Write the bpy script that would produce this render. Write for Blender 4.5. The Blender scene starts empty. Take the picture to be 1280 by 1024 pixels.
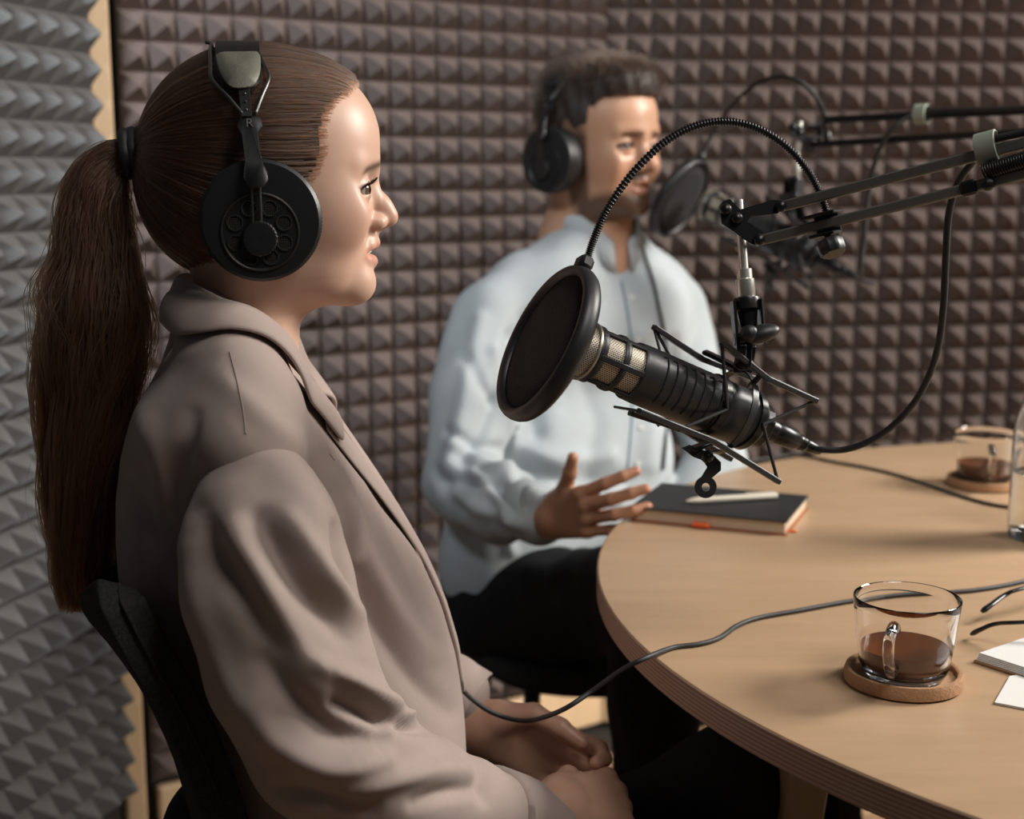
import bpy, math, random
import numpy as np
from mathutils import Vector, Matrix

random.seed(7)
RNG = np.random.default_rng(7)
SC = bpy.context.scene
COL = SC.collection
R = math.radians

# ------------------------------------------------------------------ camera
FPX, PITCH, CAMZ = 1700.0, R(9.8), 1.19
CAM = np.array((0.0, 0.0, CAMZ))
CP, SP = math.cos(PITCH), math.sin(PITCH)
cam_d = bpy.data.cameras.new('camera')
cam = bpy.data.objects.new('camera', cam_d)
COL.objects.link(cam)
cam_d.sensor_width = 36.0
cam_d.lens = 36.0 * FPX / 1280.0
cam.location = CAM
cam.rotation_euler = (R(90) - PITCH, 0, 0)
cam_d.clip_start = 0.02
cam_d.dof.use_dof = True
cam_d.dof.focus_distance = 1.16
cam_d.dof.aperture_fstop = 4.5
SC.camera = cam

# ------------------------------------------------------------------ world, lights, exposure
SC.view_settings.view_transform = 'Standard'
SC.view_settings.look = 'None'
SC.view_settings.gamma = 1.0
SC.view_settings.use_curve_mapping = False
SC.view_settings.exposure = 0.0
SC.cycles.use_denoising = True
SC.cycles.max_bounces = 8
SC.cycles.transparent_max_bounces = 24
wd = bpy.data.worlds.new('world')
SC.world = wd
wd.use_nodes = True
bg = wd.node_tree.nodes['Background']
bg.inputs[0].default_value = (0.85, 0.93, 1.0, 1)
bg.inputs[1].default_value = 0.035


def area(name, loc, target, sx, sy, power, color):
    l = bpy.data.lights.new(name, 'AREA')
    l.shape = 'RECTANGLE'
    l.size, l.size_y, l.energy, l.color = sx, sy, power, color
    o = bpy.data.objects.new(name, l)
    COL.objects.link(o)
    o.location = loc
    o.rotation_euler = (Vector(target) - Vector(loc)).to_track_quat('-Z', 'Y').to_euler()
    return o


k_ = area('key_window_light', (2.45, 1.75, 2.3), (0.0, 1.7, 1.05), 0.9, 0.9, 46, (1.0, 0.95, 0.88))
k_.data.spread = R(112)
k_ = area('ceiling_light', (1.0, 0.3, 2.68), (0.0, 1.3, 0.85), 0.9, 0.8, 22, (1.0, 0.96, 0.91))
k_ = area('low_fill_light', (2.5, 2.52, 0.36), (0.0, 2.62, 0.05), 0.35, 0.45, 5, (1.0, 0.88, 0.74))  # added low fill without a visible source, brightens baseboard and floor behind the man
k_.data.spread = R(50)
k_ = area('left_window_light', (-1.0, 0.2, 2.5), (-0.78, 1.95, 1.55), 0.35, 0.3, 5.5, (0.84, 0.92, 1.0))
k_.data.spread = R(50)


# ------------------------------------------------------------------ pixel helpers (1280 x 1024 frame) used to take positions off the photograph
def ray(px, py):
    x, y = (px - 640.0) / FPX, (512.0 - py) / FPX
    return np.array((x, CP + SP * y, -SP + CP * y))


def U(px, py, d):
    """point on the pixel's ray at optical depth d"""
    return CAM + ray(px, py) * d


def UZ(px, py, z):
    """point on the pixel's ray at height z"""
    r = ray(px, py)
    return CAM + r * ((z - CAMZ) / r[2])


def proj(P):
    P = np.asarray(P, float)
    d = P - CAM
    dep = d[..., 1] * CP - d[..., 2] * SP
    up = d[..., 1] * SP + d[..., 2] * CP
    return 640 + FPX * d[..., 0] / dep, 512 - FPX * up / dep


# ------------------------------------------------------------------ materials
MATS = {}


def mat(name, color, rough=0.5, metal=0.0, var=0.12, scale=30.0, bump=0.0, bscale=None, spec=0.5, sss=0.0, sss_r=(1, .35, .2),
        coat=0.0, stretch=(1, 1, 1), attr=None, sheen=0.0):
    if name in MATS:
        return MATS[name]
    m = bpy.data.materials.new(name)
    MATS[name] = m
    m.use_nodes = True
    nt = m.node_tree
    b = nt.nodes['Principled BSDF']
    tc = nt.nodes.new('ShaderNodeTexCoord')
    mp = nt.nodes.new('ShaderNodeMapping')
    mp.inputs['Scale'].default_value = stretch
    nt.links.new(tc.outputs['Object'], mp.inputs[0])
    nz = nt.nodes.new('ShaderNodeTexNoise')
    nz.inputs['Scale'].default_value = scale
    nz.inputs['Detail'].default_value = 5
    nt.links.new(mp.outputs[0], nz.inputs['Vector'])
    mx = nt.nodes.new('ShaderNodeMix')
    mx.data_type = 'RGBA'
    c = np.array(color[:3], float)
    nt.links.new(nz.outputs['Fac'], mx.inputs['Factor'])
    mx.inputs['A'].default_value = (*np.clip(c * (1 - var), 0, 1), 1)
    mx.inputs['B'].default_value = (*np.clip(c * (1 + var), 0, 1), 1)
    out = mx.outputs['Result']
    if attr:
        at = nt.nodes.new('ShaderNodeAttribute')
        at.attribute_name = attr
        m2 = nt.nodes.new('ShaderNodeMix')
        m2.data_type = 'RGBA'
        m2.blend_type = 'MULTIPLY'
        m2.inputs['Factor'].default_value = 1
        nt.links.new(out, m2.inputs['A'])
        nt.links.new(at.outputs['Color'], m2.inputs['B'])
        out = m2.outputs['Result']
    nt.links.new(out, b.inputs['Base Color'])
    b.inputs['Roughness'].default_value = rough
    b.inputs['Metallic'].default_value = metal
    b.inputs['Specular IOR Level'].default_value = spec
    b.inputs['Coat Weight'].default_value = coat
    b.inputs['Sheen Weight'].default_value = sheen
    if sss:
        b.inputs['Subsurface Weight'].default_value = sss
        b.inputs['Subsurface Radius'].default_value = sss_r
        b.inputs['Subsurface Scale'].default_value = 0.006
    if bump:
        n2 = nt.nodes.new('ShaderNodeTexNoise')
        n2.inputs['Scale'].default_value = bscale or scale * 4
        n2.inputs['Detail'].default_value = 3
        nt.links.new(mp.outputs[0], n2.inputs['Vector'])
        bp = nt.nodes.new('ShaderNodeBump')
        bp.inputs['Strength'].default_value = bump
        bp.inputs['Distance'].default_value = 0.002
        nt.links.new(n2.outputs['Fac'], bp.inputs['Height'])
        nt.links.new(bp.outputs[0], b.inputs['Normal'])
    return m


def glass(name, color=(1, 1, 1), rough=0.0, ior=1.45):
    if name in MATS:
        return MATS[name]
    m = mat(name, color, rough, var=0.0)
    b = m.node_tree.nodes['Principled BSDF']
    b.inputs['Transmission Weight'].default_value = 1
    b.inputs['IOR'].default_value = ior
    return m


def weave(m, scale, strength=0.4, axis=(1, 1, 1)):
    """adds a fine crossing wave relief (woven cloth, knit) to a material"""
    nt = m.node_tree
    b = nt.nodes['Principled BSDF']
    tc = nt.nodes.new('ShaderNodeTexCoord')
    h = None
    for d in ('X', 'Z'):
        w = nt.nodes.new('ShaderNodeTexWave')
        w.bands_direction = d
        w.inputs['Scale'].default_value = scale
        w.inputs['Distortion'].default_value = 1.0
        nt.links.new(tc.outputs['Object'], w.inputs['Vector'])
        if h is None:
            h = w.outputs['Fac']
        else:
            a = nt.nodes.new('ShaderNodeMath')
            a.operation = 'ADD'
            nt.links.new(h, a.inputs[0])
            nt.links.new(w.outputs['Fac'], a.inputs[1])
            h = a.outputs[0]
    bp = nt.nodes.new('ShaderNodeBump')
    bp.inputs['Strength'].default_value = strength
    bp.inputs['Distance'].default_value = 0.0008
    nt.links.new(h, bp.inputs['Height'])
    nt.links.new(bp.outputs[0], b.inputs['Normal'])
    return m


# ------------------------------------------------------------------ objects
def tag(o, label=None, cat=None, group=None, kind=None):
    if label:
        o['label'] = label
    if cat:
        o['category'] = cat
    if group:
        o['group'] = group
    if kind:
        o['kind'] = kind
    return o


def empty(name, loc, label=None, cat=None, group=None, rot=(0, 0, 0)):
    o = bpy.data.objects.new(name, None)
    o.empty_display_size = 0.05
    COL.objects.link(o)
    o.location = loc
    o.rotation_euler = rot
    bpy.context.view_layer.update()
    return tag(o, label, cat, group)


def link(name, me, parent=None, label=None):
    o = bpy.data.objects.new(name, me)
    COL.objects.link(o)
    if parent is not None:
        o.parent = parent
        o.matrix_parent_inverse = world_of(parent).inverted()
    if label:
        o['label'] = label
    return o


def world_of(o):
    m = o.matrix_basis.copy()
    if o.parent:
        m = world_of(o.parent) @ o.matrix_parent_inverse @ m
    return m


class MB:
    """collects pieces in world coordinates, built as one mesh"""

    def __init__(self):
        self.v, self.f, self.n = [], [], 0

    def add(self, v, f):
        v = np.asarray(v, float).reshape(-1, 3)
        self.v.append(v)
        self.f += [tuple(int(i) + self.n for i in q) for q in f]
        self.n += len(v)
        return self

    def box(self, c, s, M=None, bev=0.0):
        x, y, z = np.array(s, float) / 2
        if bev <= 0:
            v = np.array([(i * x, j * y, k * z) for i in (-1, 1) for j in (-1, 1) for k in (-1, 1)])
            f = [(0, 1, 3, 2), (4, 6, 7, 5), (0, 4, 5, 1), (2, 3, 7, 6), (0, 2, 6, 4), (1, 5, 7, 3)]
        else:
            b = min(bev, x * .99, y * .99, z * .99)
            v, f, idx = [], [], {}
            for i in (-1, 1):
                for j in (-1, 1):
                    for k in (-1, 1):
                        for a in range(3):
                            p = [i * x, j * y, k * z]
                            for q in range(3):
                                if q != a:
                                    p[q] -= (i, j, k)[q] * b
                            idx[i, j, k, a] = len(v)
                            v.append(p)
            for a in range(3):
                o1, o2 = [q for q in range(3) if q != a]
                for s_ in (-1, 1):
                    q = []
                    for (m, n) in ((-1, -1), (1, -1), (1, 1), (-1, 1)):
                        t = [0, 0, 0]
                        t[a], t[o1], t[o2] = s_, m, n
                        q.append(idx[tuple(t) + (a,)])
                    f.append(q)
                    # edges
                for m in (-1, 1):
                    for n in (-1, 1):
                        t0, t1 = [0] * 3, [0] * 3
                        t0[a], t0[o1], t0[o2] = -1, m, n
                        t1[a], t1[o1], t1[o2] = 1, m, n
                        f.append((idx[tuple(t0) + (o1,)], idx[tuple(t1) + (o1,)], idx[tuple(t1) + (o2,)], idx[tuple(t0) + (o2,)]))
            for i in (-1, 1):
                for j in (-1, 1):
                    for k in (-1, 1):
                        f.append([idx[i, j, k, a] for a in range(3)])
            v = np.array(v)
        if M is not None:
            v = v @ np.asarray(M)[:3, :3].T
        return self.add(v + np.asarray(c, float), f)

    def bar(self, a, b, w, h, up=(0, 0, 1), bev=0.0):
        """box bar from a to b, w across, h along 'up'"""
        a, b = np.asarray(a, float), np.asarray(b, float)
        M = frame(b - a, up)          # columns x(along) y z
        return self.box((a + b) / 2, (np.linalg.norm(b - a), w, h), M, bev)

    def tube(self, pts, r, n=10, closed=False, cap=True, flat=1.0, up=None):
        pts = np.asarray(pts, float)
        m = len(pts)
        r = np.broadcast_to(np.asarray(r, float), (m,))
        T = np.gradient(pts, axis=0) if not closed else np.roll(pts, -1, 0) - np.roll(pts, 1, 0)
        T /= np.linalg.norm(T, axis=1)[:, None] + 1e-12
        ref = np.array(up if up is not None else ((0, 0, 1) if abs(T[0][2]) < .9 else (1, 0, 0)), float)
        N = ref - T[0] * (ref @ T[0])
        N /= np.linalg.norm(N)
        ang = np.arange(n) * 2 * math.pi / n
        V = []
        for i in range(m):
            N = N - T[i] * (N @ T[i])
            N /= np.linalg.norm(N) + 1e-12
            B = np.cross(T[i], N)
            V.append(pts[i] + r[i] * (np.cos(ang)[:, None] * N + flat * np.sin(ang)[:, None] * B))
        V = np.concatenate(V)
        f = []
        for i in range(m if closed else m - 1):
            j = (i + 1) % m
            for k in range(n):
                l = (k + 1) % n
                f.append((i * n + k, i * n + l, j * n + l, j * n + k))
        if cap and not closed:
            f.append(tuple(range(n))[::-1])
            f.append(tuple((m - 1) * n + k for k in range(n)))
        return self.add(V, f)

    def lathe(self, prof, c, axis=(0, 0, 1), n=40, up=None, rmul=None, closed=False):
        """prof: (radius, height along axis)"""
        M = frame(axis, up if up is not None else ((0, 0, 1) if abs(np.asarray(axis, float)[2]) < .9 * np.linalg.norm(axis) else (1, 0, 0)))
        ax, u, w = M[:, 0], M[:, 1], M[:, 2]
        ang = np.arange(n) * 2 * math.pi / n
        V = []
        for i, (r, h) in enumerate(prof):
            rr = r * (rmul(ang) if rmul is not None and r > 0 else 1.0)
            V.append(np.asarray(c, float) + ax * h + (np.cos(ang) * rr)[:, None] * u + (np.sin(ang) * rr)[:, None] * w)
        V = np.concatenate(V)
        f = []
        L = len(prof)
        for i in range(L if closed else L - 1):
            j = (i + 1) % L
            for k in range(n):
                l = (k + 1) % n
                f.append((i * n + k, i * n + l, j * n + l, j * n + k))
        if not closed:
            if prof[0][0] > 1e-6:
                f.append(tuple(range(n))[::-1])
            if prof[-1][0] > 1e-6:
                f.append(tuple((L - 1) * n + k for k in range(n)))
        return self.add(V, f)

    def prism(self, poly, c, M, t, hole=None):
        """2D outline (convex or simple) in the plane M[:,0], M[:,1], thickness t along M[:,2], centred"""
        p = np.asarray(poly, float)
        n = len(p)
        M = np.asarray(M, float)
        base = np.asarray(c, float) + p[:, :1] * M[:, 0] + p[:, 1:] * M[:, 1]
        V = np.concatenate([base - M[:, 2] * t / 2, base + M[:, 2] * t / 2])
        f = []
        for k in range(n):
            l = (k + 1) % n
            f.append((k, l, n + l, n + k))
        if hole is None:
            f += [tuple(range(n))[::-1], tuple(n + k for k in range(n))]
            return self.add(V, f)
        q = np.asarray(hole, float)         # hole outline with the same number of points as poly, matching order
        hb = np.asarray(c, float) + q[:, :1] * M[:, 0] + q[:, 1:] * M[:, 1]
        V = np.concatenate([V, hb - M[:, 2] * t / 2, hb + M[:, 2] * t / 2])
        for k in range(n):
            l = (k + 1) % n
            f.append((2 * n + k, 3 * n + k, 3 * n + l, 2 * n + l))
            f.append((k, 2 * n + k, 2 * n + l, l))
            f.append((n + k, n + l, 3 * n + l, 3 * n + k))
        return self.add(V, f)

    def sphere(self, c, r, n=16, m=10, M=None):
        r = np.broadcast_to(np.asarray(r, float), (3,))
        V = [(0, 0, 1)]
        for i in range(1, m):
            a = math.pi * i / m
            for k in range(n):
                b = 2 * math.pi * k / n
                V.append((math.sin(a) * math.cos(b), math.sin(a) * math.sin(b), math.cos(a)))
        V.append((0, 0, -1))
        V = np.array(V) * r
        if M is not None:
            V = V @ np.asarray(M)[:3, :3].T
        f = []
        for k in range(n):
            l = (k + 1) % n
            f.append((0, 1 + k, 1 + l))
            for i in range(m - 2):
                f.append((1 + i * n + k, 1 + (i + 1) * n + k, 1 + (i + 1) * n + l, 1 + i * n + l))
            f.append((1 + (m - 2) * n + l, 1 + (m - 2) * n + k, len(V) - 1))
        return self.add(V + np.asarray(c, float), f)

    def build(self, name, m, parent=None, smooth=True, label=None, angle=40, origin=None, bevel=0.0):
        V = np.concatenate(self.v)
        o = None
        if parent is None:
            o = np.array(origin, float) if origin is not None else np.array(((V[:, 0].min() + V[:, 0].max()) / 2, (V[:, 1].min() + V[:, 1].max()) / 2, V[:, 2].min()))
            V = V - o
        me = bpy.data.meshes.new(name)
        me.from_pydata(V.tolist(), [], self.f)
        fix_normals(me)
        if smooth:
            me.shade_smooth()
            if angle < 180:
                me.set_sharp_from_angle(angle=R(angle))
        me.materials.append(m)
        ob = link(name, me, parent, label)
        if o is not None:
            ob.location = o
        if bevel:
            bv = ob.modifiers.new('bevel', 'BEVEL')
            bv.width, bv.segments, bv.limit_method, bv.angle_limit = bevel, 2, 'ANGLE', R(45)
        return ob


def fix_normals(me):
    import bmesh
    bm = bmesh.new()
    bm.from_mesh(me)
    bmesh.ops.recalc_face_normals(bm, faces=bm.faces)
    bm.to_mesh(me)
    bm.free()


def frame(x, up=(0, 0, 1)):
    """orthonormal columns: x along the first vector, z closest to up"""
    x = np.asarray(x, float)
    x = x / np.linalg.norm(x)
    up = np.asarray(up, float)
    z = up - x * (up @ x)
    if np.linalg.norm(z) < 1e-6:
        z = np.array((1.0, 0, 0)) - x * x[0]
    z /= np.linalg.norm(z)
    return np.stack([x, np.cross(z, x), z], 1)


def spline(pts, n=40, closed=False):
    """Catmull-Rom through the points"""
    P = np.asarray(pts, float)
    if closed:
        P = np.concatenate([P[-1:], P, P[:2]])
    else:
        P = np.concatenate([2 * P[:1] - P[1:2], P, 2 * P[-1:] - P[-2:-1]])
    segs = len(P) - 3
    t = np.linspace(0, segs, n, endpoint=not closed)
    i = np.minimum(t.astype(int), segs - 1)
    u = (t - i)[:, None]
    a, b, c, d = P[i], P[i + 1], P[i + 2], P[i + 3]
    return .5 * (2 * b + (c - a) * u + (2 * a - 5 * b + 4 * c - d) * u ** 2 + (3 * b - a - 3 * c + d) * u ** 3)


def circle_pts(c, r, ax, n=40, a0=0.0, a1=2 * math.pi, up=(0, 0, 1), end=False):
    M = frame(ax, up)
    a = np.linspace(a0, a1, n, endpoint=end)
    return np.asarray(c, float) + r * (np.cos(a)[:, None] * M[:, 2] + np.sin(a)[:, None] * M[:, 1])


# ------------------------------------------------------------------ implicit surfaces (smooth unions meshed by surface nets)
class Field:
    def __init__(self, lo, hi, h, init=None):
        self.lo, self.h = np.asarray(lo, float), h
        self.n = np.ceil((np.asarray(hi, float) - self.lo) / h).astype(int) + 1
        self.F = np.full(self.n, 0.05, np.float32)

    def axes(self, sl):
        return [(self.lo[a] + self.h * np.arange(sl[a].start, sl[a].stop)).astype(np.float32) for a in range(3)]

    def apply(self, fn, lo, hi, k=0.0, op='u'):
        m = k + 2 * self.h
        i0 = np.clip(np.floor((np.asarray(lo) - m - self.lo) / self.h).astype(int), 0, self.n)
        i1 = np.clip(np.ceil((np.asarray(hi) + m - self.lo) / self.h).astype(int) + 1, 0, self.n)
        if (i1 <= i0).any():
            return
        sl = tuple(slice(a, b) for a, b in zip(i0, i1))
        x, y, z = self.axes(sl)
        d = fn(x[:, None, None], y[None, :, None], z[None, None, :])
        f = self.F[sl]
        if op == 'u':
            if k > 0:
                hh = np.maximum(k - np.abs(f - d), 0) / k
                self.F[sl] = np.minimum(f, d) - hh * hh * k * .25
            else:
                self.F[sl] = np.minimum(f, d)
        else:           # subtract
            d = -d
            hh = np.maximum(k - np.abs(f - d), 0) / k if k > 0 else 0
            self.F[sl] = np.maximum(f, d) + hh * hh * k * .25

    def cone(self, a, b, ra, rb, k=0.0, op='u', sc=(1, 1, 1)):
        a, b = np.asarray(a, float), np.asarray(b, float)
        r = max(ra, rb)
        fn = lambda x, y, z: sd_cone(x, y, z, a, b, ra, rb)
        self.apply(fn, np.minimum(a, b) - r, np.maximum(a, b) + r, k, op)
        return self

    def chain(self, pts, rs, k=0.0, op='u', kj=0.0):
        for i in range(len(pts) - 1):
            self.cone(pts[i], pts[i + 1], rs[i], rs[i + 1], k, op)
        return self

    def ell(self, c, r, k=0.0, op='u', M=None):
        c, r = np.asarray(c, float), np.broadcast_to(np.asarray(r, float), (3,))
        fn = lambda x, y, z: sd_ell(x, y, z, c, r, M)
        e = r if M is None else np.full(3, r.max())
        self.apply(fn, c - e, c + e, k, op)
        return self

    def mesh(self):
        F = self.F
        S = F < 0
        n = np.array(F.shape)
        c = n - 1
        cnt = np.zeros(c, np.float32)
        pos = [np.zeros(c, np.float32) for _ in range(3)]
        for ax in range(3):
            o1, o2 = [a for a in range(3) if a != ax]
            s0 = [slice(None)] * 3
            s1 = [slice(None)] * 3
            s0[ax], s1[ax] = slice(0, -1), slice(1, None)
            f0, f1 = F[tuple(s0)], F[tuple(s1)]
            cr = (f0 < 0) != (f1 < 0)
            t = np.where(cr, f0 / np.where(cr, f0 - f1, 1), 0)
            for p in (0, 1):
                for q in (0, 1):
                    sl = [slice(None)] * 3
                    sl[o1] = slice(p, p + c[o1])
                    sl[o2] = slice(q, q + c[o2])
                    e, tt = cr[tuple(sl)], t[tuple(sl)]
                    cnt += e
                    pos[ax] += tt * e
                    pos[o1] += p * e
                    pos[o2] += q * e
        mask = cnt > 0
        idx = np.full(c, -1, np.int64)
        idx[mask] = np.arange(mask.sum())
        base = np.stack(np.nonzero(mask), 1)
        V = np.stack([pos[a][mask] / cnt[mask] for a in range(3)], 1) + base
        V = self.lo + V * self.h
        Q = []
        for ax in range(3):
            o1, o2 = (ax + 1) % 3, (ax + 2) % 3
            s0 = [slice(1, -1)] * 3
            s1 = [slice(1, -1)] * 3
            s0[ax], s1[ax] = slice(0, -1), slice(1, None)
            a, b = S[tuple(s0)], S[tuple(s1)]
            e = np.stack(np.nonzero(a != b), 1)
            if len(e) == 0:
                continue
            flip = a[tuple(e.T)]
            g = e.copy()
            g[:, o1] += 1
            g[:, o2] += 1
            quad = []
            for (p, q) in ((1, 1), (0, 1), (0, 0), (1, 0)):
                h = g.copy()
                h[:, o1] -= p
                h[:, o2] -= q
                quad.append(idx[tuple(h.T)])
            quad = np.stack(quad, 1)
            quad[~flip] = quad[~flip][:, ::-1]
            Q.append(quad)
        Q = np.concatenate(Q)
        Q = Q[(Q >= 0).all(1)]
        return V, Q


def sd_cone(x, y, z, a, b, ra, rb):
    ab = b - a
    L = float(ab @ ab) + 1e-12
    px, py, pz = x - a[0], y - a[1], z - a[2]
    t = np.clip((px * ab[0] + py * ab[1] + pz * ab[2]) / L, 0, 1)
    return np.sqrt((px - t * ab[0]) ** 2 + (py - t * ab[1]) ** 2 + (pz - t * ab[2]) ** 2) - (ra + t * (rb - ra))


def sd_ell(x, y, z, c, r, M=None):
    px, py, pz = x - c[0], y - c[1], z - c[2]
    if M is not None:
        M = np.asarray(M)
        px, py, pz = (px * M[0, i] + py * M[1, i] + pz * M[2, i] for i in range(3))
    k0 = np.sqrt((px / r[0]) ** 2 + (py / r[1]) ** 2 + (pz / r[2]) ** 2)
    k1 = np.sqrt((px / r[0] ** 2) ** 2 + (py / r[1] ** 2) ** 2 + (pz / r[2] ** 2) ** 2)
    return k0 * (k0 - 1) / (k1 + 1e-9)


def vnormals(V, Q):
    n = np.zeros_like(V)
    fn = np.cross(V[Q[:, 2]] - V[Q[:, 0]], V[Q[:, 3]] - V[Q[:, 1]])
    for i in range(4):
        np.add.at(n, Q[:, i], fn)
    return n / (np.linalg.norm(n, axis=1)[:, None] + 1e-12)


def relax(V, Q, it=2, lam=.5):
    for _ in range(it):
        s = np.zeros_like(V)
        c = np.zeros(len(V))
        for i in range(4):
            for j in (1, 3):
                np.add.at(s, Q[:, i], V[Q[:, (i + j) % 4]])
                np.add.at(c, Q[:, i], 1)
        V = V + lam * (s / np.maximum(c, 1)[:, None] - V)
    return V


def gmesh(name, V, Q, m, parent=None, colors=None, origin=None, label=None, smooth=True):
    V = np.asarray(V, float)
    o = None
    if parent is None:
        o = np.asarray(origin, float)
        V = V - o
    me = bpy.data.meshes.new(name)
    Q = np.asarray(Q)
    k = Q.shape[1]
    me.vertices.add(len(V))
    me.vertices.foreach_set('co', V.astype(np.float32).ravel())
    me.loops.add(len(Q) * k)
    me.loops.foreach_set('vertex_index', Q.astype(np.int32).ravel())
    me.polygons.add(len(Q))
    me.polygons.foreach_set('loop_start', np.arange(0, len(Q) * k, k, dtype=np.int32))
    me.update(calc_edges=True)
    me.validate()
    if smooth:
        me.shade_smooth()
    if colors is not None:
        at = me.color_attributes.new('col', 'FLOAT_COLOR', 'POINT')
        c4 = np.ones((len(V), 4), np.float32)
        c4[:, :3] = colors
        at.data.foreach_set('color', c4.ravel())
    me.materials.append(m)
    ob = link(name, me, parent, label)
    if o is not None:
        ob.location = o
    return ob


def hairs(name, P, rad, m, parent, tip=0.35):
    """P: strands x points x 3 (world); one hair curves object"""
    S, n, _ = P.shape
    hc = bpy.data.hair_curves.new(name)
    hc.add_curves([n] * S)
    hc.attributes['position'].data.foreach_set('vector', P.astype(np.float32).ravel())
    at = hc.attributes.get('radius') or hc.attributes.new('radius', 'FLOAT', 'POINT')
    r = np.broadcast_to(rad * np.linspace(1, tip, n), (S, n))
    at.data.foreach_set('value', r.astype(np.float32).ravel())
    hc.materials.append(m)
    o = bpy.data.objects.new(name, hc)
    COL.objects.link(o)
    o.parent = parent
    o.matrix_parent_inverse = world_of(parent).inverted()
    o['kind'] = 'stuff'
    return o


def copy_tree(o, parent=None, M=None):
    c = o.copy()
    COL.objects.link(c)
    if parent is not None:
        inv = o.matrix_parent_inverse.copy()
        c.parent = parent
        c.matrix_parent_inverse = inv
    for ch in list(o.children):
        copy_tree(ch, c)
    return c
# ================================================================== SETTING
FOAM_B = mat('foam_brown', (0.152, 0.117, 0.107), 0.95, var=0.10, scale=60, bump=0.25, bscale=400, spec=0.15)
FOAM_G = mat('foam_grey', (0.155, 0.152, 0.15), 0.95, var=0.10, scale=60, bump=0.25, bscale=400, spec=0.15)
PINE = mat('pale_pine', (0.62, 0.44, 0.27), 0.5, var=0.12, scale=14, stretch=(6, 6, 0.6))
DARKWALL = mat('dark_board', (0.03, 0.025, 0.022), 0.9, var=0.1)
FLOORW = mat('oak_floor', (0.50, 0.33, 0.19), 0.45, var=0.22, scale=9, stretch=(1, 9, 1), bump=0.05)


def foam_panel(parent, O, u, n, nx, nz, P, h, m):
    """moulded sheet of square pyramids; O lower start corner on the sheet's face"""
    u, n = np.asarray(u, float), np.asarray(n, float)
    z = np.array((0, 0, 1.0))
    V, F = [], []
    for j in range(nz + 1):
        for i in range(nx + 1):
            V.append(O + u * i * P + z * j * P)
    W = nx + 1
    e = .035 * P
    for j in range(nz):
        for i in range(nx):
            c = O + u * (i + .5) * P + z * (j + .5) * P + n * h * (1 + RNG.uniform(-.05, .03)) + u * RNG.normal(0, .0008) + z * RNG.normal(0, .0008)
            k = len(V)
            V += [c - u * e - z * e, c + u * e - z * e, c + u * e + z * e, c - u * e + z * e]
            b = [j * W + i, j * W + i + 1, (j + 1) * W + i + 1, (j + 1) * W + i]
            for s in range(4):
                F.append((b[s], b[(s + 1) % 4], k + (s + 1) % 4, k + s))
            F.append((k, k + 1, k + 2, k + 3))
    # sheet edge and back
    k = len(V)
    t = .012
    cs = [O, O + u * nx * P, O + u * nx * P + z * nz * P, O + z * nz * P]
    V += [c - n * t for c in cs]
    b = [0, nx, nz * W + nx, nz * W]
    F.append((k + 3, k + 2, k + 1, k))
    rim = [list(range(0, nx + 1)), [r * W + nx for r in range(nz + 1)], [nz * W + nx - i for i in range(nx + 1)], [(nz - r) * W for r in range(nz + 1)]]
    for s in range(4):
        F.append(tuple(rim[s][::-1]) + (k + s, k + (s + 1) % 4))
    mb = MB()
    mb.add(V, F)
    return mb.build('foam_panel', m, parent, smooth=False)


def wall(name, p0, p1, n, z1, nx, nz, npx, npz, P, h, z0, m):
    p0, p1, n = np.array((*p0, 0.0)), np.array((*p1, 0.0)), np.array((*n, 0.0))
    u = (p1 - p0) / np.linalg.norm(p1 - p0)
    mb = MB()
    mid = (p0 + p1) / 2 - n * .042 + np.array((0, 0, z1 / 2))
    M = np.stack([u, n, np.array((0, 0, 1.0))], 1)
    mb.box(mid, (np.linalg.norm(p1 - p0), .06, z1), M)
    w = mb.build(name, DARKWALL, smooth=False)
    w['kind'] = 'structure'
    for j in range(npz):
        for i in range(npx):
            foam_panel(w, p0 + u * (i * nx * P) + np.array((0, 0, z0 + j * nz * P)), u, n, nx, nz, P, h, m)
    return w


A = np.array((-.651, 2.313))
a1, a2, a0 = R(32.7), R(5.6), R(74)
u1, u2, u0 = (np.array((math.cos(a), math.sin(a))) for a in (a1, a2, a0))
nn = lambda u: np.array((u[1], -u[0]))
Bc = A + u1 * 1.0
wall('wall_back', A, Bc, nn(u1), 2.62, 10, 10, 2, 5, .05, .036, .109, FOAM_B)
Br = Bc - u2 * .004
wall('wall_right', Br, Br + u2 * 2.0, nn(u2), 2.62, 10, 10, 4, 5, .05, .036, .121, FOAM_B)
L0 = U(109, 60, 2.17)[:2]
Ls = L0 - u0 * 1.1
wall('wall_left', Ls, L0, nn(u0), 2.62, 10, 9, 2, 5, .055, .042, .1155, FOAM_G)
mb = MB()
c = U(120.5, 60, 2.195)
mb.box((c[0], c[1], 1.31), (.037, .03, 2.62), frame((u1[0], u1[1], 0)), .004)
tag(mb.build('trim_1', PINE, smooth=False), kind='structure')
for nm, p, q, n in (('baseboard_back', A, Bc, nn(u1)), ('baseboard_right', Br, Br + u2 * 2, nn(u2))):
    mb = MB()
    c = (p + q) / 2 + n * .01
    mb.box((c[0], c[1], .05), (np.linalg.norm(q - p) - .01, .022, .10), frame((*(q - p), 0)), .004)
    tag(mb.build(nm, PINE, smooth=False), kind='structure')

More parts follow.
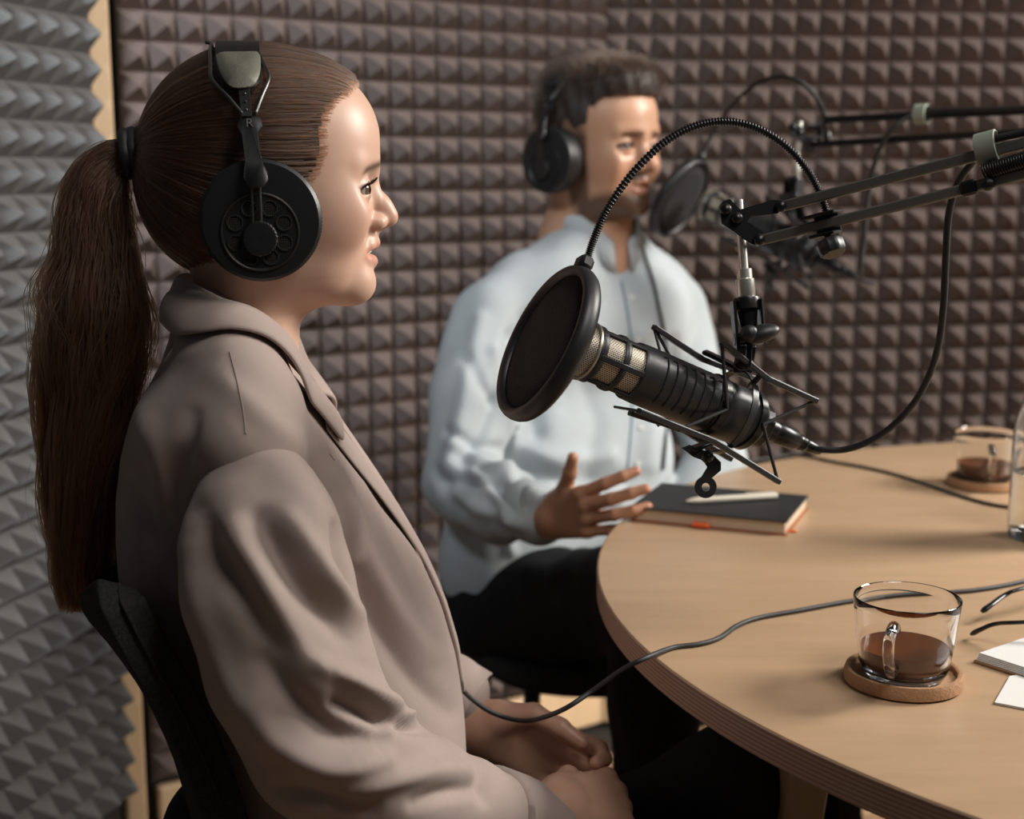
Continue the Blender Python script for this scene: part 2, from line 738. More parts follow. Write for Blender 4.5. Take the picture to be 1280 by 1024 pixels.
mb = MB()
mb.box((.6, 1.0, -.03), (4.4, 4.6, .03))
fl = mb.build('floor', DARKWALL, smooth=False)
fl['kind'] = 'structure'
fa = R(32.7)
fu, fv = np.array((math.cos(fa), math.sin(fa), 0)), np.array((-math.sin(fa), math.cos(fa), 0))
mb = MB()
mb.box((0, 0, 0), (.896, .116, .016), None, .0025)
pl = None
for j in range(-16, 13):
    for i in range(-3, 3):
        c = np.array((.35, 1.7, -.008)) + fu * ((i + .5 * (j % 2)) * .9) + fv * (j * .12)
        if not (-1.5 < c[0] < 2.6 and -.4 < c[1] < 3.4):
            continue
        if c[1] - 2.9 > 0 and c[0] > .2:
            continue
        if (c[:2] - A) @ nn(u1) < .1 and c[0] < .3:
            continue
        if (c[:2] - L0) @ nn(u0) < -.1:
            continue
        if pl is None:
            pl = mb.build('plank', FLOORW, fl, smooth=False)
            o = pl
        else:
            o = pl.copy()
            COL.objects.link(o)
        o.matrix_basis = Matrix.Translation(Vector(c) - fl.location * 0) @ Matrix.Rotation(fa + (math.pi if (i + j) % 2 else 0), 4, 'Z')

# ================================================================== TABLE
TC, TR, TZ = np.array((.896, 1.442)), .801, .75
WOOD = mat('birch_ply', (0.50, 0.335, 0.205), 0.38, var=0.17, scale=4.5, stretch=(1.6, 9, 1), bump=0.04, bscale=30)
nt = WOOD.node_tree
EDGE = mat('ply_edge', (0.50, 0.34, 0.23), 0.6, var=0.1, scale=20)
nt = EDGE.node_tree
b = nt.nodes['Principled BSDF']
tc = nt.nodes.new('ShaderNodeTexCoord')
wv = nt.nodes.new('ShaderNodeTexWave')
wv.bands_direction = 'Z'
wv.inputs['Scale'].default_value = 80
wv.inputs['Distortion'].default_value = .15
nt.links.new(tc.outputs['Object'], wv.inputs['Vector'])
rp = nt.nodes.new('ShaderNodeValToRGB')
rp.color_ramp.elements[0].color, rp.color_ramp.elements[0].position = (0.25, 0.15, 0.11, 1), .2
rp.color_ramp.elements[1].color, rp.color_ramp.elements[1].position = (0.40, 0.26, 0.19, 1), .6
nt.links.new(wv.outputs['Fac'], rp.inputs[0])
nt.links.new(rp.outputs[0], b.inputs['Base Color'])
tb = empty('round_table', (TC[0], TC[1], 0), 'round pale birch plywood table with layered edge, standing in front of both people', 'table')
mb = MB()
mb.lathe([(0, TZ - .0015), (TR - .012, TZ - .0015), (TR - .004, TZ), (0, TZ)][1:3], (TC[0], TC[1], 0), n=160)
mb = MB()
mb.lathe([(TR - .006, TZ - .0018), (TR - .0005, TZ - .0018), (TR - .0015, TZ - .0004), (TR - .003, TZ)], (TC[0], TC[1], 0), n=180)
mb.build('tabletop', WOOD, tb, angle=30)
mb = MB()
mb.lathe([(TR - .004, TZ - .030), (TR, TZ - .028), (TR, TZ - .0018), (TR - .004, TZ - .0018)], (TC[0], TC[1], 0), n=180)
mb.build('plywood_edge', EDGE, tb, angle=30)
LEGW = mat('leg_birch', (0.40, 0.27, 0.16), 0.5, var=0.12, scale=8, stretch=(5, 5, .7))
l1 = U(985, 960, 1.42)
la = math.atan2(l1[1] - TC[1], l1[0] - TC[0])
lr = math.hypot(l1[1] - TC[1], l1[0] - TC[0])
for k in range(4):
    a = la + k * math.pi / 2
    d = np.array((math.cos(a), math.sin(a)))
    mb = MB()
    mb.bar((*(TC + d * (lr - .03)), TZ - .03), (*(TC + d * (lr + .06)), 0), .065, .045, (*d, 0), .004)
    mb.build('leg', LEGW, tb, smooth=False)
mb = MB()
for k in range(2):
    a = la + k * math.pi / 2
    d = np.array((math.cos(a), math.sin(a)))
    mb.bar((*(TC - d * (lr - .05)), TZ - .065), (*(TC + d * (lr - .05)), TZ - .065), .04, .06, (0, 0, 1), .003)
mb.build('crossbeam', LEGW, tb, smooth=False)
# ================================================================== MICROPHONES
BLK = mat('black_plastic', (0.018, 0.018, 0.019), 0.42, var=0.15, scale=50, bump=0.05, bscale=600)
BLKM = mat('black_metal', (0.022, 0.022, 0.023), 0.32, 0.5, var=0.15, scale=40)
BLKS = mat('satin_black_body', (0.035, 0.036, 0.038), 0.38, 0.35, var=0.12, scale=60, bump=0.05, bscale=900)
RUB = mat('black_rubber', (0.02, 0.02, 0.021), 0.55, var=0.12)
GREYM = mat('grey_metal_bar', (0.15, 0.145, 0.13), 0.5, 0.35, var=0.12, scale=30, stretch=(1, 1, 1))
CHROME = mat('chrome', (0.80, 0.77, 0.70), 0.34, 0.9, var=0.06)
SILV = mat('grille_silver', (0.55, 0.50, 0.42), 0.35, 0.85, var=0.1, scale=200)
MESHD = mat('pop_fabric', (0.012, 0.012, 0.013), 0.9, var=0.2, scale=300)
weave(MESHD, 260, .6)
MNT = mat('mount_metal', (0.045, 0.046, 0.048), 0.36, 0.4, var=0.12, scale=50)
STRAP = mat('grey_green_strap', (0.30, 0.33, 0.27), 0.8, var=0.12, bump=.2)

# perforated wire mesh for the grille: woven wires with dark gaps
GR = mat('grille_mesh', (0.62, 0.56, 0.46), 0.48, 0.55, var=0.06)
nt = GR.node_tree
b = nt.nodes['Principled BSDF']
uv = nt.nodes.new('ShaderNodeUVMap')
br = nt.nodes.new('ShaderNodeTexBrick')
br.inputs['Scale'].default_value = 1.0
br.inputs['Color1'].default_value = (0.012, 0.011, 0.010, 1)
br.inputs['Color2'].default_value = (0.02, 0.018, 0.016, 1)
br.inputs['Mortar'].default_value = (0.62, 0.55, 0.45, 1)
br.inputs['Brick Width'].default_value = 1.0
br.inputs['Row Height'].default_value = .72
br.inputs['Mortar Size'].default_value = .2
br.inputs['Mortar Smooth'].default_value = .3
nt.links.new(uv.outputs[0], br.inputs['Vector'])
nt.links.new(br.outputs['Color'], b.inputs['Base Color'])
bp = nt.nodes.new('ShaderNodeBump')
bp.inputs['Strength'].default_value = .8
bp.inputs['Distance'].default_value = .0006
nt.links.new(br.outputs['Fac'], bp.inputs['Height'])
nt.links.new(bp.outputs[0], b.inputs['Normal'])

MF, MR = U(722, 435, 1.165), U(941, 528, 1.245)
ML = np.linalg.norm(MR - MF)
MFr = frame(MR - MF)                     # columns: along the body (rearwards), away from the camera, up
mx, my, mz = MFr[:, 0], MFr[:, 1], MFr[:, 2]


def mp(t, up, side):
    """point at fraction t of the body, 'up' above the axis, 'side' towards the camera"""
    return MF + mx * (t * ML) + mz * up - my * side


mic = empty('microphone', tuple(MF + mx * ML * .5), 'large black broadcast microphone with silver mesh grille, sharp in the foreground beside the woman', 'microphone', 'broadcast microphones')
L = ML
r = .0262
mb = MB()
mb.lathe([(.0236, .290 * L), (.0262, .30 * L), (.0266, .34 * L), (.0266, .88 * L), (.0258, .885 * L), (.0258, .895 * L), (.0264, .90 * L), (.0258, .965 * L), (.0235, L), (.017, 1.01 * L), (0, 1.01 * L)], MF, mx, 48)
mb.build('body', BLKS, mic, angle=35)
# grille with UV for the wire weave
prof = [(0, -.030 * L), (.012, -.026 * L), (.0195, -.012 * L), (.0226, .02 * L), (.0232, .06 * L), (.0236, .18 * L), (.0238, .295 * L)]
n = 60
mb = MB()
mb.lathe(prof, MF, mx, n)
g = mb.build('grille', GR, mic)
uvl = g.data.uv_layers.new(name='UVMap')
acc = [0.0]
for i in range(1, len(prof)):
    acc.append(acc[-1] + math.hypot(prof[i][0] - prof[i - 1][0], prof[i][1] - prof[i - 1][1]))
for p in g.data.polygons:
    ks = [g.data.loops[li].vertex_index for li in p.loop_indices]
    cols = [k % n for k in ks]
    wrap = max(cols) - min(cols) > n / 2
    for li, k in zip(p.loop_indices, ks):
        c_ = k % n
        if wrap and c_ < n / 2:
            c_ += n
        uvl.data[li].uv = (acc[min(k // n, len(acc) - 1)] / .0024, c_ / n * 60)
for (t0, t1, rr) in ((.045, .085, .0256), (.175, .205, .0256), (.285, .31, .0262)):
    mb = MB()
    mb.lathe([(rr - .003, t0 * L), (rr - .0006, t0 * L), (rr, t0 * L + .001), (rr, t1 * L - .001), (rr - .0006, t1 * L), (rr - .003, t1 * L)], MF, mx, 48, closed=True)
    mb.build('grille_ring', BLKS, mic, angle=35)
mb = MB()
mb.lathe([(.0236, .036 * L), (.0262, .036 * L), (.0264, .04 * L), (.0262, .046 * L), (.0236, .046 * L)], MF, mx, 48, closed=True)
mb.build('front_rim', SILV, mic)
for k in range(6):
    a = R(k * 60 + 152)
    d = mz * math.cos(a) - my * math.sin(a)
    mb = MB()
    mb.bar(MF + mx * .06 * L + d * .0246, MF + mx * .30 * L + d * .0248, .005, .0026, d, .0006)
    mb.build('cage_strut', BLKS, mic)
for k in range(8):
    t = .40 + k * .052
    pts = [MF + mx * (t * L) + .02665 * (mz * math.cos(a) - my * math.sin(a)) for a in np.linspace(R(38), R(135), 26)]
    hook = [pts[0] - mx * .004 - mz * .0001 + .0 * my, pts[0] - mx * .0015 + mz * .0006]
    mb = MB()
    mb.tube(np.array(hook + pts), .0010, 6)
    mb.build('slot', MESHD, mic)
mb = MB()
mb.lathe([(.0205, 1.005 * L), (.0205, 1.05 * L), (.0185, 1.06 * L), (0, 1.06 * L)], MF, mx, 40, rmul=lambda a: 1 + .018 * np.sign(np.sin(a * 30)))
mb.build('knurled_end', BLKM, mic, angle=25)
mb = MB()
mb.lathe([(.0095, 1.04 * L), (.0105, 1.06 * L), (.0105, 1.12 * L), (.0098, 1.125 * L), (.0098, 1.14 * L), (.0103, 1.145 * L), (.0098, 1.25 * L), (.0075, 1.27 * L), (.0072, 1.285 * L), (.0076, 1.295 * L), (.0066, 1.30 * L), (.0070, 1.315 * L), (.0058, 1.33 * L), (.0062, 1.345 * L), (.005, 1.40 * L), (.0038, 1.42 * L), (0, 1.42 * L)], MF, mx, 28)
mb.build('connector', BLKM, mic, angle=30)

# ---- shock mount
sm = empty('shock_mount', tuple(mp(.7, 0, 0)), 'black wire cradle shock mount holding the foreground microphone', 'shock mount', 'microphone shock mounts')
bars = {'A': ((.40, .046, -.030), (1.02, .040, -.030)), 'B': ((.585, .0515, .030), (1.175, .0385, .030)),
        'C': ((.315, -.031, .030), (1.145, -.042, .030)), 'D': ((.45, -.034, -.030), (1.06, -.038, -.030))}
for k, (p, q) in bars.items():
    sg = 1 if p[1] > 0 else -1
    midp = tuple((np.array(p) + np.array(q)) / 2 + np.array((0, -sg * .006, 0)))
    P3 = [mp(*p), mp(*midp), mp(*q)]
    mb = MB()
    for s in range(2):
        mb.bar(P3[s], P3[s + 1] + (P3[s + 1] - P3[s]) * .02, .0080, .0050, mz, .0008)
    mb.build('frame_bar', MNT, sm, smooth=False)
mb = MB()
mb.lathe([(.0385, .83 * L), (.0400, .83 * L), (.0400, .862 * L), (.0385, .862 * L)], MF, mx, 56, closed=True)
mb.build('outer_ring', MNT, sm, angle=35)
for t in (.745, .955):
    mb = MB()
    mb.lathe([(.0262, t * L - .003), (.0285, t * L - .003), (.0285, t * L + .003), (.0262, t * L + .003)], MF, mx, 48, closed=True)
    mb.build('clamp_ring', BLKM, sm, angle=35)
nodes = lambda s: (mp(.745, 0, s * .029), mp(.955, 0, s * .029))
for s, up_b, lo_b in ((1, 'B', 'C'), (-1, 'A', 'D')):
    n1, n2 = nodes(s)
    ends = [(mp(*bars[up_b][0]), n1), (mp(*bars[up_b][1]), n2), (mp(*bars[lo_b][1]), n2)]
    b0, b1 = mp(*bars[lo_b][0]), mp(*bars[lo_b][1])
    ends += [(b0 + (b1 - b0) * .27, n1)]
    for e0, e1 in ends:
        mb = MB()
        mb.tube([e0, e1], .0016, 8)
        mb.build('elastic_cord', RUB, sm)
for p, q in ((bars['A'][0], (.50, .018, -.022)), (bars['C'][0], (.36, -.034, -.028))):
    mb = MB()
    mb.tube([mp(*p), mp(*q)], .0013, 8)
    mb.build('elastic_cord', RUB, sm)
for u_, nm in (('B', 'top'), ('D', 'low')):
    pass
for k in ('A', 'B', 'C', 'D'):
    p, q = (np.array(v) for v in bars[k])
    t = (.846 - p[0]) / (q[0] - p[0])
    e = p + (q - p) * t
    e[1] += (-1 if p[1] > 0 else 1) * .004
    rr = np.array((e[1], e[2]))
    inn = rr / np.linalg.norm(rr) * .039
    mb = MB()
    mb.bar(mp(.846, *inn), mp(.846, e[1], e[2]), .005, .004, mx, .0008)
    mb.build('ring_post', BLKM, sm, smooth=False)
# lower hanging bracket with a hole
pc = U(880, 600, 1.215)
PM = np.stack([np.array((1, 0, 0.0)), np.array((0, SP, CP)), np.array((0, -CP, SP))], 1)
s_ = 1.215 / FPX
hcen = U(882, 609, 1.215)
mb = MB()
mb.lathe([(5.2 * s_, -.0016), (13.5 * s_, -.0016), (14 * s_, 0), (13.5 * s_, .0016), (5.2 * s_, .0016)], hcen, PM[:, 2], 36, closed=True)
out = [(852, 560), (866, 571), (879, 576), (884, 584), (875, 599), (888, 599), (901, 588), (901, 578), (893, 570), (882, 564), (870, 559), (862, 556)]
mb.prism([((x - 880) * s_, (600 - y) * s_) for x, y in out], pc, PM, .003)
mb.build('bracket', MNT, sm, angle=40)
mb = MB()
mb.bar(mp(.80, -.030, .012), U(864, 562, 1.215), .012, .004, (0, 0, 1), .001)
mb.sphere(U(884, 571, 1.208), .006, 12, 8)
mb.build('bracket_arm', BLKM, sm)
# upper bracket up to the swivel
mb = MB()
mb.bar(mp(.846, .038, .0), U(933, 432, 1.215), .018, .004, (0, -1, .2), .001)
mb.bar(mp(.70, .044, -.03), mp(.846, .040, .0), .010, .004, (0, 0, 1), .001)
mb.sphere(U(930, 455, 1.205), (.009, .006, .006), 12, 8)
mb.build('top_bracket', BLKM, sm)

# ---- pop filter
PFc = U(684, 429, 1.135)
pf_n = -mx
pop = empty('pop_filter', tuple(PFc), 'round black pop filter on a curved gooseneck, sharp in front of the woman', 'pop filter', 'pop filters')
maj = np.array((90.0, 190.0)) / np.hypot(90, 190)
v1 = PM[:, 0] * maj[0] + PM[:, 1] * maj[1]           # rim's long direction in the picture
pn = np.cross(v1, PM[:, 2])
pn = pn / np.linalg.norm(pn)
if pn[0] > 0:
    pn = -pn
pf_n = pn * math.cos(R(21)) + PM[:, 2] * math.sin(R(21))   # towards the woman, a little to the camera
PR = .0695
mb = MB()
prof = []
for a in np.linspace(0, 2 * math.pi, 14, endpoint=False):
    prof.append((PR - .004 + .0052 * math.cos(a), .0085 * math.sin(a)))
mb.lathe(prof, PFc, pf_n, 72, closed=True)
mb.build('rim', BLK, pop, angle=180)
for s in (1, -1):
    mb = MB()
    mb.lathe([(PR - .005, s * .003), (PR * .6, s * .0042), (PR * .3, s * .005), (0, s * .0052)], PFc, pf_n, 60)
    mb.build('screen', MESHD, pop, angle=180)
top = PFc + v1 * (PR + .004)
blk_hi = U(733, 322, 1.14)
mb = MB()
mb.bar(top - v1 * .006, blk_hi, .0155, .013, pf_n, .003)
mb.build('neck_socket', BLK, pop)
gp = spline([U(734, 324, 1.14), U(743, 297, 1.14), U(758, 264, 1.142), U(788, 220, 1.145), U(828, 180, 1.15), U(868, 158, 1.155), U(908, 152, 1.16), U(948, 161, 1.165), U(984, 184, 1.17), U(1010, 214, 1.175), U(1027, 247, 1.178), U(1036, 278, 1.18), U(1039, 290, 1.18)], 520)
rr = .0031 + .00055 * np.sign(np.sin(np.arange(520) * 2 * math.pi / 4 + .1))
mb = MB()
mb.tube(gp, rr, 9)
mb.build('gooseneck', BLKM, pop, angle=180)
mb = MB()
mb.lathe([(.0045, 0), (.0055, .002), (.0055, .014), (.004, .016)], gp[-6] + (0, 0, .008), gp[-1] - gp[-20], 16)
mb.build('neck_ferrule', BLK, pop)
cc = U(1043, 296, 1.178)
BU0, BU1 = U(974, 259, 1.195), U(1300, 174, 1.06)
BL0, BL1 = U(948, 301, 1.195), U(1300, 213, 1.06)
ld = (BL1 - BL0) / np.linalg.norm(BL1 - BL0)
lx = BL0 + ld * ((cc - BL0) @ ld)
CM = frame(ld)
mb = MB()
mb.box(lx + CM[:, 2] * .0085, (.030, .022, .003), CM, .0008)
mb.box(lx - CM[:, 2] * .0085, (.022, .022, .003), CM, .0008)
mb.box(lx + CM[:, 1] * .0105, (.022, .003, .020), CM, .0008)
mb.build('clamp', BLKM, pop, smooth=False)
mb = MB()
mb.lathe([(.003, .009), (.003, .016), (.010, .016), (.0112, .018), (.0112, .026), (.009, .029), (0, .029)], lx, -CM[:, 2] + CM[:, 0] * .25 - CM[:, 1] * .3, 32, rmul=lambda a: 1 + .06 * np.sin(a * 8))
mb.build('clamp_knob', BLK, pop, angle=40)

# ---- boom arm
arm = empty('boom_arm', (1.38, .86, TZ), 'grey scissor boom arm carrying the foreground microphone, running off the right side', 'boom arm', 'boom arms')


def flat_bar(p, q, w, name='arm_bar', m=GREYM):
    mb = MB()
    mb.bar(p, q, w, w, (0, 0, 1), .0012)
    return mb.build(name, m, arm, smooth=False)


EL = U(1440, 160, 1.00)
flat_bar(BU0, BU1 + (BU1 - BU0) * .36, .0088)
flat_bar(BL0, BL1 + (BL1 - BL0) * .36, .0088)
# pin, socket, swivel
PINT, PINB = U(923, 250, 1.2), U(931, 348, 1.2)
mb = MB()
mb.tube([PINT, PINB], .0040, 16)
mb.build('pin', CHROME, arm)
zz = (PINT - PINB) / np.linalg.norm(PINT - PINB)
mb = MB()
mb.lathe([(.0068, .008), (.0068, 0), (.0082, -.001), (.0082, -.016), (.007, -.018)], PINB, zz, 28)
mb.build('threaded_socket', CHROME, arm, angle=35)
sw0 = PINB - zz * .017
SMx = np.stack([np.array((1, 0, 0.0)) - zz * zz[0], np.cross(zz, (1, 0, 0)), zz], 1)
mb = MB()
mb.lathe([(.0115, 0), (.0122, -.002), (.0122, -.010), (.009, -.012), (.0065, -.030), (0, -.031)], sw0, zz, 28)
mb.box(sw0 + SMx[:, 0] * -.0122 - zz * .024, (.0028, .020, .044), SMx, .0008)
mb.box(sw0 + SMx[:, 0] * .0112 - zz * .022, (.0028, .020, .040), SMx, .0008)
mb.build('swivel', BLKM, arm, angle=35)
mb = MB()
mb.lathe([(.0055, -.014), (.0055, .016)], sw0 - zz * .036, SMx[:, 0], 20)
mb.bar(sw0 - zz * .030, sw0 - zz * .062 - SMx[:, 0] * .004, .014, .005, SMx[:, 0], .001)
mb.build('swivel_hinge', BLKM, arm, angle=35)
wk = U(952, 417, 1.185)
WM = frame(U(970, 411, 1.185) - U(934, 421, 1.185), (0, -.5, 1))
mb = MB()
mb.sphere(wk, (.0165, .009, .0075), 20, 12, WM)
mb.lathe([(.0075, 0), (.0075, .010), (.005, .013), (0, .0135)], U(935, 417, 1.19), (0, -1, .1), 20)
mb.build('wing_knob', BLK, arm, angle=180)
# end bracket plates
for dd in (-.008, .008):
    pts = [(903, 252), (912, 249), (921, 258), (925, 262), (966, 250), (978, 251), (980, 260), (972, 267), (938, 271), (934, 277), (955, 292), (957, 302), (949, 308), (938, 305), (914, 288), (902, 280), (900, 264)]
    pc_ = U(930, 275, 1.2 + dd)
    s_ = (1.2 + dd) / FPX
    mb = MB()
    mb.prism([((x - 930) * s_, (275 - y) * s_) for x, y in pts], pc_, PM, .0022)
    mb.build('bracket_plate', BLKM, arm, smooth=False)
for (x, y) in ((921, 273), (976, 258), (949, 300), (907, 262)):
    mb = MB()
    mb.lathe([(.0052, 0), (.0052, .002), (.0040, .0045), (0, .005)], U(x, y, 1.19), -PM[:, 2] * -1, 16)
    mb.tube([U(x, y, 1.19), U(x, y, 1.215)], .003, 10)
    mb.build('screw', BLKM, arm, angle=180)
mb = MB()
mb.sphere(U(908, 264, 1.2), (.007, .010, .010), 16, 10)
mb.build('pin_clamp', BLK, arm)
# joint collar and spring further along the bars
jl = BL0 + (BL1 - BL0) * .26
mb = MB()
mb.bar(BL0 + (BL1 - BL0) * .745, BL0 + (BL1 - BL0) * .80, .013, .012, (0, 0, 1), .002)
mb.sphere(BL0 + (BL1 - BL0) * .82 + np.array((0, -.009, .0)), .0055, 12, 8)
mb.build('spring_anchor', BLKM, arm, smooth=False)
s0, s1 = BL0 + (BL1 - BL0) * .81 + (0, -.004, .010), BL0 + (BL1 - BL0) * 1.3 + (0, -.004, .016)
n = 700
sf = frame(s1 - s0)
tt = np.linspace(0, 1, n)
hel = s0 + (s1 - s0) * tt[:, None] + .0062 * (np.cos(tt * 2 * math.pi * 58)[:, None] * sf[:, 1] + np.sin(tt * 2 * math.pi * 58)[:, None] * sf[:, 2])
mb = MB()
mb.tube(hel, .0009, 5)
mb.build('spring', BLKM, arm, angle=180)
# elbow, lower arm and table clamp beyond the frame
e0 = (BU1 + (BU1 - BU0) * .36 + BL1 + (BL1 - BL0) * .36) / 2
base = np.array((1.38, .86, TZ))
mb = MB()
mb.box(e0, (.05, .02, .06), None, .004)
mb.build('elbow_bracket', BLKM, arm, smooth=False)
for dx in (-.012, .012):
    flat_bar(e0 + (dx, 0, 0), base + (dx, 0, .10), .0088)
mb = MB()
mb.lathe([(.032, .0005), (.032, .012), (.014, .016), (.012, .11), (0, .11)], base, n=28)
mb.build('table_base', BLKM, arm)

# ---- cable of the foreground microphone
tipc = MF + mx * L * 1.41
sx = BU0 + (BU1 - BU0) * .815
up_off = np.array((0, -.002, .0088))
cpts = spline([tipc, U(1022, 562, 1.262), U(1056, 562, 1.255), U(1092, 549, 1.245), U(1126, 523, 1.23), U(1153, 487, 1.21), U(1171, 440, 1.19), U(1179, 385, 1.17), U(1182, 325, 1.155), U(1186, 268, 1.14), U(1198, 228, 1.125), U(1218, 200, 1.11), sx + up_off, BU0 + (BU1 - BU0) * .95 + up_off, BU0 + (BU1 - BU0) * 1.3 + up_off], 160)
mb = MB()
mb.tube(cpts, .0031, 12)
cb = mb.build('microphone_cable', RUB, angle=180)
tag(cb, 'thick black cable hanging in a loop from the foreground microphone to its boom arm', 'cable', 'microphone cables')
bd = frame(BU1 - BU0)
mb = MB()
ring = []
for a in np.linspace(0, 2 * math.pi, 24, endpoint=False):
    ring.append(sx + up_off * .45 + bd[:, 1] * .0088 * math.cos(a) + bd[:, 2] * .0118 * math.sin(a))
for k in (-1, 1):
    pass
V = []
for rr_, xx in ((1, -.0085), (1.12, -.008), (1.12, .008), (1, .0085)):
    for p in ring:
        c_ = sx + up_off * .45
        V.append(c_ + (p - c_) * rr_ + bd[:, 0] * xx)
F_ = []
for i in range(4):
    for k in range(24):
        F_.append((i * 24 + k, i * 24 + (k + 1) % 24, ((i + 1) % 4) * 24 + (k + 1) % 24, ((i + 1) % 4) * 24 + k))
mb.add(V, F_)
mb.build('cable_strap', STRAP, cb, angle=35, label='pale grey-green cable strap')

# ================================================================== second, blurred microphone set (behind the first)
J2 = U(1000, 152, 2.08)
Trot = Matrix.Translation(Vector(J2)) @ Matrix.Rotation(R(-54), 4, 'Z') @ Matrix.Translation(-Vector(PINT))
labels2 = {'microphone': 'black broadcast microphone with silver grille, blurred in the background beside the man',
           'shock_mount': 'black cradle shock mount on the blurred microphone in the background',
           'pop_filter': 'round black pop filter on a gooseneck, blurred beside the man\'s face'}
for o in (mic, sm, pop):
    c = copy_tree(o)
    c.matrix_basis = Trot @ world_of(o)
    c['label'] = labels2[o.name]
arm2 = empty('boom_arm', (1.62, 1.75, TZ), 'black scissor boom arm high against the foam wall, blurred in the background', 'boom arm', 'boom arms')
for ch in list(arm.children):
    nm = ch.name.split('.')[0]
    if nm in ('pin', 'threaded_socket', 'swivel', 'swivel_hinge', 'wing_knob', 'screw', 'bracket_plate', 'pin_clamp'):
        c = ch.copy()
        COL.objects.link(c)
        c.parent = arm2
        c.matrix_parent_inverse = world_of(arm2).inverted()
        T2 = Trot
        if nm in ('screw', 'bracket_plate', 'pin_clamp'):
            T2 = Matrix.Translation(Vector(J2) - Vector(PINT)) 
        c.matrix_basis = T2 @ world_of(ch)
arm_save, arm = arm, arm2
K0, K1 = U(1030, 150, 1.98), U(1290, 138, 1.80)
Q0, Q1 = U(1012, 181, 1.98), U(1290, 165, 1.80)
flat_bar(K0, K1 + (K1 - K0) * .3, .0105, m=BLKM)
flat_bar(Q0, Q1 + (Q1 - Q0) * .3, .0095, m=BLKM)
e0 = (K1 + (K1 - K0) * .3 + Q1 + (Q1 - Q0) * .3) / 2
base = np.array((1.55, 1.62, TZ))
mb = MB()
mb.box(e0, (.05, .02, .06), None, .004)
mb.build('elbow_bracket', BLKM, arm, smooth=False)
for dx in (-.012, .012):
    flat_bar(e0 + (dx, 0, 0), base + (dx, 0, .10), .0095, m=BLKM)
mb = MB()
mb.lathe([(.032, .0005), (.032, .012), (.014, .016), (.012, .11), (0, .11)], base, n=28)
mb.build('table_base', BLKM, arm)
arm = arm_save
tip2 = np.array(Trot @ Vector(tipc))
s2 = K0 + (K1 - K0) * .49
uo = np.array((0, -.006, .004))
mb = MB()
mb.tube(spline([tip2, tip2 + (.03, .012, -.012), U(1076, 345, 1.95), U(1080, 300, 1.93), U(1086, 240, 1.92), U(1098, 190, 1.9), U(1120, 158, 1.885), s2 + uo, K0 + (K1 - K0) * .8 + uo, K1 + uo], 90), .0034, 10)
c2 = mb.build('microphone_cable', RUB, angle=180)
tag(c2, 'thin dark cable hanging against the foam wall from the blurred boom arm', 'cable', 'microphone cables')
bd = frame(K1 - K0)
mb = MB()
mb.lathe([(.0125, -.009), (.0140, -.008), (.0140, .008), (.0125, .009)], s2 + uo * .4, bd[:, 0], 24, closed=True)
mb.build('cable_strap', STRAP, c2, angle=35, label='pale cable strap')
# ================================================================== PEOPLE
SKIN = mat('skin', (0.58, 0.365, 0.27), 0.43, var=0.05, scale=40, bump=0.05, bscale=900, sss=0.12, attr='col', spec=0.5)
SKINM = mat('skin_tan', (0.52, 0.29, 0.185), 0.42, var=0.05, scale=40, bump=0.1, bscale=500, sss=0.12, attr='col', spec=0.5)
EYEM = mat('eye', (1, 1, 1), 0.12, var=0.0, attr='col', spec=0.6)
TEETHM = mat('teeth', (0.75, 0.72, 0.66), 0.25, var=0.03)
BLAZ = mat('taupe_wool', (0.355, 0.278, 0.247), 0.78, var=0.05, scale=120, sheen=0.15, spec=0.25)
weave(BLAZ, 330, .12)
SEAM = mat('taupe_seam', (0.20, 0.15, 0.13), 0.85, var=0.1)
JEANS = mat('black_denim', (0.014, 0.014, 0.016), 0.85, var=0.35, scale=90, bump=.2, bscale=900, spec=.2)
SHIRT = mat('pale_blue_shirt', (0.43, 0.47, 0.49), 0.8, var=0.04, scale=60, bump=0.1, bscale=700, spec=0.25)
PLACK = mat('placket_dark_blue', (0.20, 0.25, 0.31), 0.8, var=0.06)  # darker blue for the line down the placket
BTN = mat('button_white', (0.6, 0.6, 0.58), 0.4, var=0.05)
SHOE = mat('shoe_black', (0.02, 0.02, 0.02), 0.5, var=0.1)


def hairmat(name, color, rough=.32):
    m = bpy.data.materials.new(name)
    m.use_nodes = True
    nt = m.node_tree
    for n in list(nt.nodes):
        nt.nodes.remove(n)
    o = nt.nodes.new('ShaderNodeOutputMaterial')
    h = nt.nodes.new('ShaderNodeBsdfHairPrincipled')
    h.parametrization = 'COLOR'
    ci = nt.nodes.new('ShaderNodeHairInfo')
    rp = nt.nodes.new('ShaderNodeValToRGB')
    c = np.array(color)
    rp.color_ramp.elements[0].color = (*(c * .55), 1)
    rp.color_ramp.elements[1].color = (*np.clip(c * 1.7, 0, 1), 1)
    nt.links.new(ci.outputs['Random'], rp.inputs[0])
    nt.links.new(rp.outputs[0], h.inputs['Color'])
    h.inputs['Roughness'].default_value = rough
    h.inputs['Radial Roughness'].default_value = .45
    nt.links.new(h.outputs[0], o.inputs[0])
    return m


HAIRW = hairmat('hair_brown', (0.066, 0.030, 0.016))
HAIRM = hairmat('hair_dark_brown', (0.022, 0.013, 0.009), .4)
HCAPW = mat('hair_base_brown', (0.022, 0.013, 0.009), 0.6, var=0.3, scale=60, stretch=(1, 4, 4))

# ---- the woman's frame: u forward (to the right), y away, z up, origin at the middle of her head
OW = U(340, 235, 1.2)
_th = math.atan2(-(OW[0]), OW[1])
E1 = np.array((math.cos(_th), math.sin(_th), 0))
E3 = np.array((math.sin(_th), -math.cos(_th), 0))      # towards the camera
PXM = .000706


def WP(px, py, lat=0.0):
    r = ray(px, py)
    t = ((OW + E3 * lat - CAM) @ E3) / (r @ E3)
    return CAM + r * t


